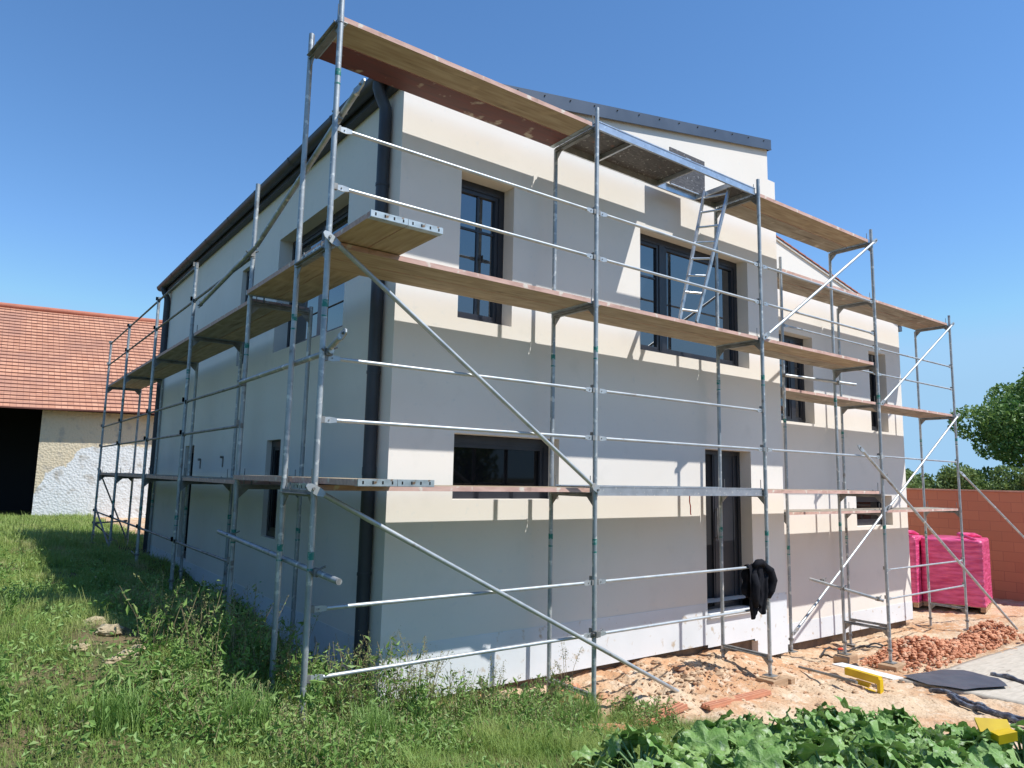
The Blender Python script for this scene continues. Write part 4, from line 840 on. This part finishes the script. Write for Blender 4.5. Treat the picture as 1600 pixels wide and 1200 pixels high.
def tree(loc, h, R, nclump, per, leaf, label, seed, name='broadleaf_tree', m='treeleaf', group=None, trunk=.22, base=.15):
    rng = np.random.default_rng(seed); random.seed(seed); o = empty(name, loc, label, 'tree', group); mb = MB()
    mb.path([(0,0,-.3),(.05,0,h*.2),(-.05,.08,h*.45),(.1,.05,h*.8)], [trunk,trunk*.8,trunk*.55,trunk*.15], 0, 8); cl = []
    for i in range(nclump):
        a = rng.uniform(0,2*math.pi); zz = rng.uniform(base,1); rr = R*math.sin(math.acos(min(1,abs((zz-.55)/.62))))*rng.uniform(.25,1); p = (rr*math.cos(a), rr*math.sin(a), zz*h); cl.append((p, R*rng.uniform(.15,.27)))
        st = Vector((0,0,h*max(.18, zz*.6-.05))); e_ = Vector(p); mid = st.lerp(e_, .5)+Vector((0,0,-.05*h*rng.random()))
        mb.path([st, mid, e_], [trunk*.28, trunk*.15, .015], 0, 5)
    mb.build('trunk', M['bark'], o); leafcloud('crown', crown_pts(cl, per, rng), leaf, M[m], o, seed=seed); return o
tree((28.3,.8,-.9), 6.9, 4.3, 110, 950, .16, 'large dense broadleaf tree rising over the brick wall at the right edge', 5)
k = 0
blab = ['low green bush over the brick wall, just right of the house corner', 'yellowish green bush behind the brick wall, second from the house', 'darker bush behind the wall between the yellowish one and the tree', 'bushy shrub behind the brick wall directly under the tree crown', 'shrub at the far right end behind the brick wall']
for (x, y, h, R) in [(21.3,4.9,3.2,2.2),(21.8,3.7,3.25,2.3),(22.2,2.5,3.15,2.3),(22.5,1.2,3.25,2.3),(22.8,-.1,3.2,2.3)]:
    tree((x,y,-.9), h, R, 48, 1500, .13, blab[k], 20+k, 'bush', 'bushleaf', 'bushes behind the brick wall', trunk=.07, base=.15); k += 1
random.seed(3)

def hedge(name, x0, y0, x1, y1, h, t, label, seed):
    rng = np.random.default_rng(seed); L = math.hypot(x1-x0, y1-y0); n = int(L*h*140); u = rng.random(n); d = np.array([x1-x0, y1-y0])/L; nrm = np.array([-d[1], d[0]])
    z = rng.random(n); hh = h*(.82+.3*vnoise(u*L, u*0, .45, seed)); off = (rng.random(n)-.5)*t*(1-.35*z)+.5*(vnoise(u*L, z*h, .8, seed+1)-.5)
    pts = np.stack([x0+u*(x1-x0)+off*nrm[0], y0+u*(y1-y0)+off*nrm[1], z*hh], 1)
    o = empty(name, (x0, y0, 0), label, 'hedge'); pts -= np.array([x0, y0, 0]); leafcloud('foliage', pts, .34, M['treeleaf'], o, seed=seed)
    mb = MB()
    for k in range(int(L/1.6)): p = (k+.5)*1.6/L; mb.tube(((x1-x0)*p, (y1-y0)*p, -.3), ((x1-x0)*p, (y1-y0)*p, h*.8), .09, 0, 6, r2=.03)
    mb.build('stems', M['bark'], o); return o
hedge('garden_hedge', -8.5, -4, -8.5, 21, 3.8, 2.0, 'tall dark hedge along the left border of the lawn', 61)  # added out of view to block sky light on the left wall
hedge('garden_hedge', -9, -20, 14, -18, 3.4, 1.8, 'dark hedge closing the garden behind the squash bed', 62)  # added out of view so the front windows reflect something dark
# grass -------------------------------------------------------
def grass():
    rng = np.random.default_rng(4); cam = np.array([-3.343,-6.636])
    X = []; 
    def scatter(n, x0, x1, y0, y1):
        x = rng.uniform(x0,x1,n); y = rng.uniform(y0,y1,n); return x, y
    sets = [(150000,-4.2,3.6,-3.6,2.0,.10,.0040),(110000,-6,-.15,1.5,9,.10,.007),(70000,-9,.6,8,24,.13,.014),(16000,-.1,3,-2.4,-.9,.13,.004)]
    xs=[];ys=[];Ls=[];Ws=[]
    for n,x0,x1,y0,y1,l,w in sets:
        x,y = scatter(n,x0,x1,y0,y1); xs.append(x);ys.append(y);Ls.append(np.full(n,l));Ws.append(np.full(n,w))
    x=np.concatenate(xs);y=np.concatenate(ys);l=np.concatenate(Ls);w=np.concatenate(Ws)
    dm = dirtmask(x,y); patch = vnoise(x,y,1.3,12)*.6+vnoise(x,y,4.2,13)*.4
    bare = np.exp(-(((x+2.42)/.32)**2+((y+.1)/.5)**2))*.9
    keep = (dm < .35+.3*rng.random(len(x))) & ~((x > -.13)&(y > -.32)&(y < 11.2)) & (patch > .27+bare*rng.random(len(x))) & ~((x>18)|(x>4.6)&(y<14))
    keep &= ~((x > -1.0)&(x < -.1)&(y > -.4)&(y<11.5)&(rng.random(len(x)) < .75)) & (y > -3.6) & ~((y>-2.9-(x*.0))&(x>2.2)&(dm>.2))
    x,y,l,w = x[keep],y[keep],l[keep],w[keep]; n=len(x); tall = vnoise(x,y,2.2,15); l = l*rng.uniform(.5,1.5,n)*(.55+1.1*tall**1.5); long_ = rng.random(n) < .02; l = np.where(long_, l*2.0, l)
    z = gz(x,y)-.01; a = rng.uniform(0,2*np.pi,n); lean = rng.uniform(.1,1.1,n); dx=np.cos(a)*lean; dy=np.sin(a)*lean; px=-np.sin(a); py=np.cos(a)
    V = np.empty((n,7,3)); t=[0,.38,.72,1.0]; ww=[1,.85,.55,0]
    for i in range(4):
        s=t[i]; cx=x+dx*l*s*s*.9; cy=y+dy*l*s*s*.9; cz=z+l*(s-.42*lean*s*s*.8)
        if i<3:
            V[:,2*i]=np.stack([cx-px*w*ww[i]*.5,cy-py*w*ww[i]*.5,cz],1); V[:,2*i+1]=np.stack([cx+px*w*ww[i]*.5,cy+py*w*ww[i]*.5,cz],1)
        else: V[:,6]=np.stack([cx,cy,cz],1)
    b=np.arange(n)*7; F=np.concatenate([np.stack([b,b+1,b+3],1),np.stack([b,b+3,b+2],1),np.stack([b+2,b+3,b+5],1),np.stack([b+2,b+5,b+4],1),np.stack([b+4,b+5,b+6],1)])
    o=npmesh('grass',V.reshape(-1,3),F,M['grassA']); tag(o,'rough green lawn grass spreading over the left side and foreground','grass',kind='stuff')
    # broad weed leaves low among the grass
    n=52000; x=rng.uniform(-5,2.2,n); y=rng.uniform(-3.5,7,n); wz=vnoise(x,y,1.6,31)*.6+vnoise(x,y,5,32)*.4
    keep=(wz>.47)&(np.exp(-(((x+2.42)/.32)**2+((y+.1)/.5)**2))<.45)&(dirtmask(x,y)<.4)&~((x>-.15)&(y>-.33)); x,y=x[keep],y[keep]; zz=gz(x,y)+rng.random(len(x))**1.5*.17*(.4+wz[keep])
    o=leafcloud('ground_weeds',np.stack([x,y,zz],1),.042,M['leafA'],seed=8,aspect=.5); tag(o,'low broad leaved weeds mixed through the lawn','weeds',kind='stuff')
grass()

def thicket():
    rng=np.random.default_rng(77); C0=[(-1.75,-.35,.45,.40),(-1.3,.1,.4,.46),(-1.0,-.2,.4,.40),(-1.75,-1.5,.5,.20),(-.85,-.7,.45,.34),(-.3,-.75,.5,.46),(.3,-.95,.5,.32),(-1.35,.6,.45,.34),(-1.8,1.3,.4,.22),(-2.2,-1.2,.4,.15),(1.0,-1.35,.45,.28),(.95,-.85,.4,.24),(1.5,-.95,.35,.26),(2.2,-1.5,.35,.16),(-.4,-1.6,.5,.16),(-1.3,-2.1,.5,.15),(.7,-1.8,.5,.20),(-1.9,.9,.4,.2)]
    X=[];V=[];F=[];nv=0;L=[];D=[]
    for cx,cy,R,H in C0:
        n=int(150*R/.5); a=rng.uniform(0,6.28,n); r=R*np.sqrt(rng.random(n)); x=cx+r*np.cos(a); y=cy+r*np.sin(a); h=H*1.25*rng.uniform(.3,1.4,n)*(1-.3*(r/R)**2); z=gz(x,y); lx=rng.normal(0,.22,n)*h; ly=rng.normal(0,.22,n)*h
        ok=~((x>-.14)&(y>-.33)); x,y,h,z,lx,ly=x[ok],y[ok],h[ok],z[ok],lx[ok],ly[ok]; n=len(x)
        for t0,t1 in ((0,.5),(.5,1)):
            p0=np.stack([x+lx*t0*t0,y+ly*t0*t0,z+h*t0],1); p1=np.stack([x+lx*t1*t1,y+ly*t1*t1,z+h*t1],1)
            for d in ((.0022,0,0),(0,.0022,0)):
                d=np.array(d); V.append(np.stack([p0-d,p0+d,p1+d*.7,p1-d*.7],1).reshape(-1,3)); i=np.arange(n)*4+nv; F.append(np.stack([i,i+1,i+2,i+3],1)); nv+=4*n
        k=11; t=rng.uniform(.12,1,(n,k)); P=np.stack([x[:,None]+lx[:,None]*t*t+rng.normal(0,.022,(n,k)),y[:,None]+ly[:,None]*t*t+rng.normal(0,.022,(n,k)),z[:,None]+h[:,None]*t],2); L.append(P.reshape(-1,3))
        sel=rng.random(n)<.38; t=rng.uniform(.75,1.05,(sel.sum(),14)); D.append(np.stack([x[sel][:,None]+lx[sel][:,None]*t*t+rng.normal(0,.012,t.shape),y[sel][:,None]+ly[sel][:,None]*t*t+rng.normal(0,.012,t.shape),z[sel][:,None]+h[sel][:,None]*t],2).reshape(-1,3))
    o=npmesh('weed_stalks',np.concatenate(V),np.concatenate(F),M['drygrass']); tag(o,'thin upright stalks of the weed thicket around the corner scaffold foot','weeds',kind='stuff')
    L=np.concatenate(L); rng.shuffle(L); o=leafcloud('weed_foliage',L[len(L)//4:],.034,M['leafA'],seed=91,aspect=.42); tag(o,'small leaves of the weed thicket around the corner scaffold foot','weeds',kind='stuff'); o=leafcloud('weed_foliage',L[:len(L)//4],.075,M['leafA'],seed=93,aspect=.30); tag(o,'dense leafy weed thicket around the corner scaffold foot','weeds',kind='stuff')
    o=leafcloud('pale_seeds',np.concatenate(D),.016,M['seed'],seed=92,aspect=.6); tag(o,'pale seed heads scattered over the weed thicket','weeds',kind='stuff')
thicket()
# tall weeds: individual plants -------------------------------
def weed_proto(h, kind, seed):
    rng=random.Random(seed); o=empty('tall_weed',(0,0,0)); mb=MB(); pts=[]; lv=[]; sd=[]
    stems = 3 if kind=='leafy' else 5
    for s in range(stems):
        a=rng.uniform(0,6.28); l=rng.uniform(.05,.25)*h; hh=h*rng.uniform(.65,1)
        P=[Vector((l*math.cos(a)*t*t+.01*math.sin(t*9+s), l*math.sin(a)*t*t, hh*t-.03)) for t in [i/7 for i in range(8)]]
        mb.path(P,[.004*(1-.6*i/7) for i in range(8)],0,4)
        for i in range(int(44 if kind=='leafy' else 7)):
            t=rng.uniform(.1,.9 if kind=='leafy' else .55); j=min(6,int(t*7)); p=P[j].lerp(P[j+1],t*7-j); lv.append(p+Vector((rng.gauss(0,.03),rng.gauss(0,.03),rng.gauss(0,.012))))
        for i in range(46):
            t=rng.uniform(.74,1); j=min(6,int(t*7)); p=P[j].lerp(P[j+1],t*7-j); w=.035*h*(1.25-t)*3.2; sd.append(p+Vector((rng.gauss(0,w*.6),rng.gauss(0,w*.6),rng.gauss(0,.012))))
            if i%9==0: mb.tube(p, sd[-1], .0015, 0, 3)
    mb.build('stem',M['leafA' if kind=='leafy' else 'drygrass'],o)
    leafcloud('leaves',np.array(lv),.06 if kind=='leafy' else .05,M['leafA'],o,.38,seed=seed); leafcloud('seed_head',np.array(sd),.014,M['seed' if kind!='leafy' else 'leafA'],o,.6,seed=seed+1); return o
def copy_tree(o,parent=None):
    c=o.copy(); COL.objects.link(c)
    if parent: c.parent=parent
    for ch in list(o.children): copy_tree(ch,c)
    return c
protos=[weed_proto(.85,'grass',1),weed_proto(.6,'leafy',2),weed_proto(.7,'grass',3),weed_proto(.45,'leafy',4)]
used=[False]*4
WP=[(0.05,-.75,0,1.05,'tallest flowering weed by the left end of the plinth'),(.25,-.62,2,1.1,'flowering weed just right of the house corner downpipe'),(-.25,-.95,2,.95,'seeding weed standing before the dark downpipe'),(-.55,-.7,0,.95,'seeding weed in front of the shaded left wall'),
 (.9,-.75,2,.9,'thin seeding grass before the white plinth, left of the clay lump'),(1.75,-.85,0,.95,'thin seeding grass behind the dense tuft at the second pole'),(-.85,-.4,1,1.0,'leafy weed between the corner scaffold feet'),(-1.25,-.2,1,1.1,'leafy weed left of the corner scaffold pole, upper one'),
 (-1.5,.5,3,1.2,'leafy weed in the shade edge beside the side scaffold'),(-1.7,-.5,3,1.2,'leafy weed standing in front of the corner scaffold'),(-2.0,-.9,1,.8,'broad leafy weed left of the corner pole foot'),(-1.2,-1.5,3,1.2,'leafy weed directly below the corner pole'),
 (-.7,-1.5,1,.8,'leafy weed right of the corner pole in the foreground'),(-.2,-1.3,3,1.1,'leafy weed below the lowest rail at left'),(.3,-1.2,1,.75,'leafy weed in front of the left plinth end'),(-3.0,.9,3,.7,'leafy weed on the sunny lawn near the clods'),
 (-1.9,3.6,1,.8,'leafy weed on the border of the house shadow'),(-1.6,2.4,0,.6,'pale seeding weed in the house shadow'),(-3.1,-1.2,3,1.0,'leafy weed near the lower left foreground'),(.75,-1.5,3,1.0,'leafy weed by the left end of the clay strip')]
for (x,y,k,s,lb) in WP:
    o=protos[k] if not used[k] else copy_tree(protos[k]); used[k]=True; o.location=(x,y,g1(x,y)-.02); o.scale=(s,s,s); o.rotation_euler=(0,0,random.uniform(0,6.28)); tag(o,lb,'weed','tall weeds around the scaffold foot')
def tuft(x,y,n,h,R,label):
    rng=np.random.default_rng(int(abs(x*100))); a=rng.uniform(0,6.28,n); r=R*rng.random(n)**.7; bx=r*np.cos(a)*.6; by=r*np.sin(a)*.6; l=h*rng.uniform(.5,1.1,n); th=rng.uniform(0,6.28,n); w=.0065
    V=np.empty((n,9,3)); px=-np.sin(th);py=np.cos(th); lean=rng.uniform(.1,.7,n)
    for i,s in enumerate([0,.3,.6,.85,1.0]):
        cx=bx+np.cos(a)*r*.3+np.cos(th)*lean*l*s*s*.8; cy=by+np.sin(th)*lean*l*s*s*.8; cz=l*(s-.3*lean*s*s); k=[1,.9,.7,.4,0][i]*w/2
        if i<4: V[:,2*i]=np.stack([cx-px*k,cy-py*k,cz],1);V[:,2*i+1]=np.stack([cx+px*k,cy+py*k,cz],1)
        else: V[:,8]=np.stack([cx,cy,cz],1)
    b=np.arange(n)*9; F=np.concatenate([np.stack([b+2*i,b+2*i+1,b+2*i+3],1) for i in range(3)]+[np.stack([b+2*i,b+2*i+3,b+2*i+2],1) for i in range(3)]+[np.stack([b+6,b+7,b+8],1)])
    o=npmesh('grass_tuft',V.reshape(-1,3),F,M['leafA']); o.location=(x,y,g1(x,y)-.02); tag(o,label,'grass tuft','dense grass tufts')
tuft(1.55,-1.25,900,.42,.28,'dense tall grass tuft just left of the second scaffold pole'); tuft(1.25,-1.4,600,.32,.25,'grass tuft left of the tallest one by the clay strip'); tuft(-.9,-1.75,420,.34,.22,'long bladed grass tuft right of the corner pole in front'); tuft(-1.75,-1.6,420,.36,.22,'long bladed grass tuft in the lower left foreground'); tuft(-2.5,-1.5,350,.30,.2,'long bladed grass tuft at the far lower left')

# squash plants -----------------------------------------------
def squash_leaf_geo(mb, c, r, tilt, az, seed):
    rng=random.Random(seed); n=30; rings=[0,.3,.6,.85,1.0]; vs=[]; az_=Vector((math.cos(az),math.sin(az),0)); nrm=(Vector((0,0,1))*math.cos(tilt)+az_*math.sin(tilt)).normalized(); u=nrm.cross(Vector((0,0,1)))
    u=u.normalized() if u.length>1e-3 else Vector((1,0,0)); v=nrm.cross(u)   # v points up-slope
    ph=rng.uniform(0,6)
    for q in rings:
        for i in range(n):
            a=2*math.pi*i/n; lobe=1+.07*math.cos(5*a)+.04*math.cos(15*a+ph)+.04*math.cos(22*a); notch=1-.45*math.exp(-((a-math.pi*1.5)/.22)**2)
            R=r*q*(1+(lobe*notch-1)*q); h=.20*r*q*q*(.6+.4*math.cos(5*a))-.12*r*q**3+.09*r*q*math.sin(7*a+ph)*q+.05*r*math.sin(13*a+ph*2)*q*q+.07*r*math.sin(ph+q*6+a*2)*q-.05*r*abs(math.sin(2.5*a))*q
            vs.append(c+u*(R*math.cos(a))+v*(R*math.sin(a))+nrm*h)
    F=[((j)*n+i,(j)*n+(i+1)%n,(j+1)*n+(i+1)%n,(j+1)*n+i) for j in range(len(rings)-1) for i in range(n)]
    mb.add(vs,F,0,True)
def squash_proto(seed, nl=50):
    rng=random.Random(seed); o=empty('squash_plant',(0,0,0)); lm=MB(); st=MB()
    for i in range(nl):
        a=rng.uniform(0,6.28); q=rng.random(); d=.08+.34*q; h=.25-.13*q*q+rng.uniform(-.13,.06); c=Vector((d*math.cos(a),d*math.sin(a),h)); r=rng.uniform(.035,.085) if i%4 else rng.uniform(.10,.155); t=rng.uniform(.05,1.25)
        squash_leaf_geo(lm,c,r,t,a+rng.uniform(-.7,.7),seed*50+i); st.path([(0,0,0),(c.x*.4,c.y*.4,h*.6),(c.x,c.y,c.z)],[.011,.009,.006],0,6)
    lo=lm.build('leaves',M['squash'],o); nv=len(lo.data.vertices); k_=np.arange(nv); at=lo.data.attributes.new('vein','FLOAT','POINT'); at.data.foreach_set('value',(((k_%30)%6==0)*(1-.18*((k_//30)%5))+(((k_%30)%6==3)&((k_//30)%5>1))*.35).astype(np.float32)); st.build('stems',M['petiole'],o); return o
sp=[squash_proto(i+1) for i in range(4)]; su=[False]*4
SQ=[(.45,-3.1),(1.3,-2.92),(1.85,-2.75),(2.35,-2.75),(2.85,-2.83),(3.4,-2.9),(3.85,-3.15),(3.85,-3.65),(4.0,-4.15),(3.4,-3.5),(2.9,-3.4),(2.35,-3.3),(1.8,-3.25),(1.3,-3.4),(3.4,-4.1),(2.8,-3.95),(2.2,-3.85),(1.75,-3.7)]
rows='first second third fourth fifth sixth seventh eighth ninth tenth'.split()
for i,(x,y) in enumerate(SQ):
    k=i%4; o=sp[k] if not su[k] else copy_tree(sp[k]); su[k]=True; o.location=(x,y,g1(x,y)-.02); s=random.uniform(.9,1.15); o.scale=(s,s,s); o.rotation_euler=(0,0,random.uniform(0,6.28))
    lb = f'big leaved squash plant, {rows[i]} from the left along the back edge of the bed' if i<7 else (f'big leaved squash plant nearer the viewer, {rows[i-7]} counted from the right end of the bed' if i<14 else f'big leaved squash plant at the bottom edge, {rows[i-14]} of the front row')
    tag(o,lb,'plant','squash plants in the front bed')
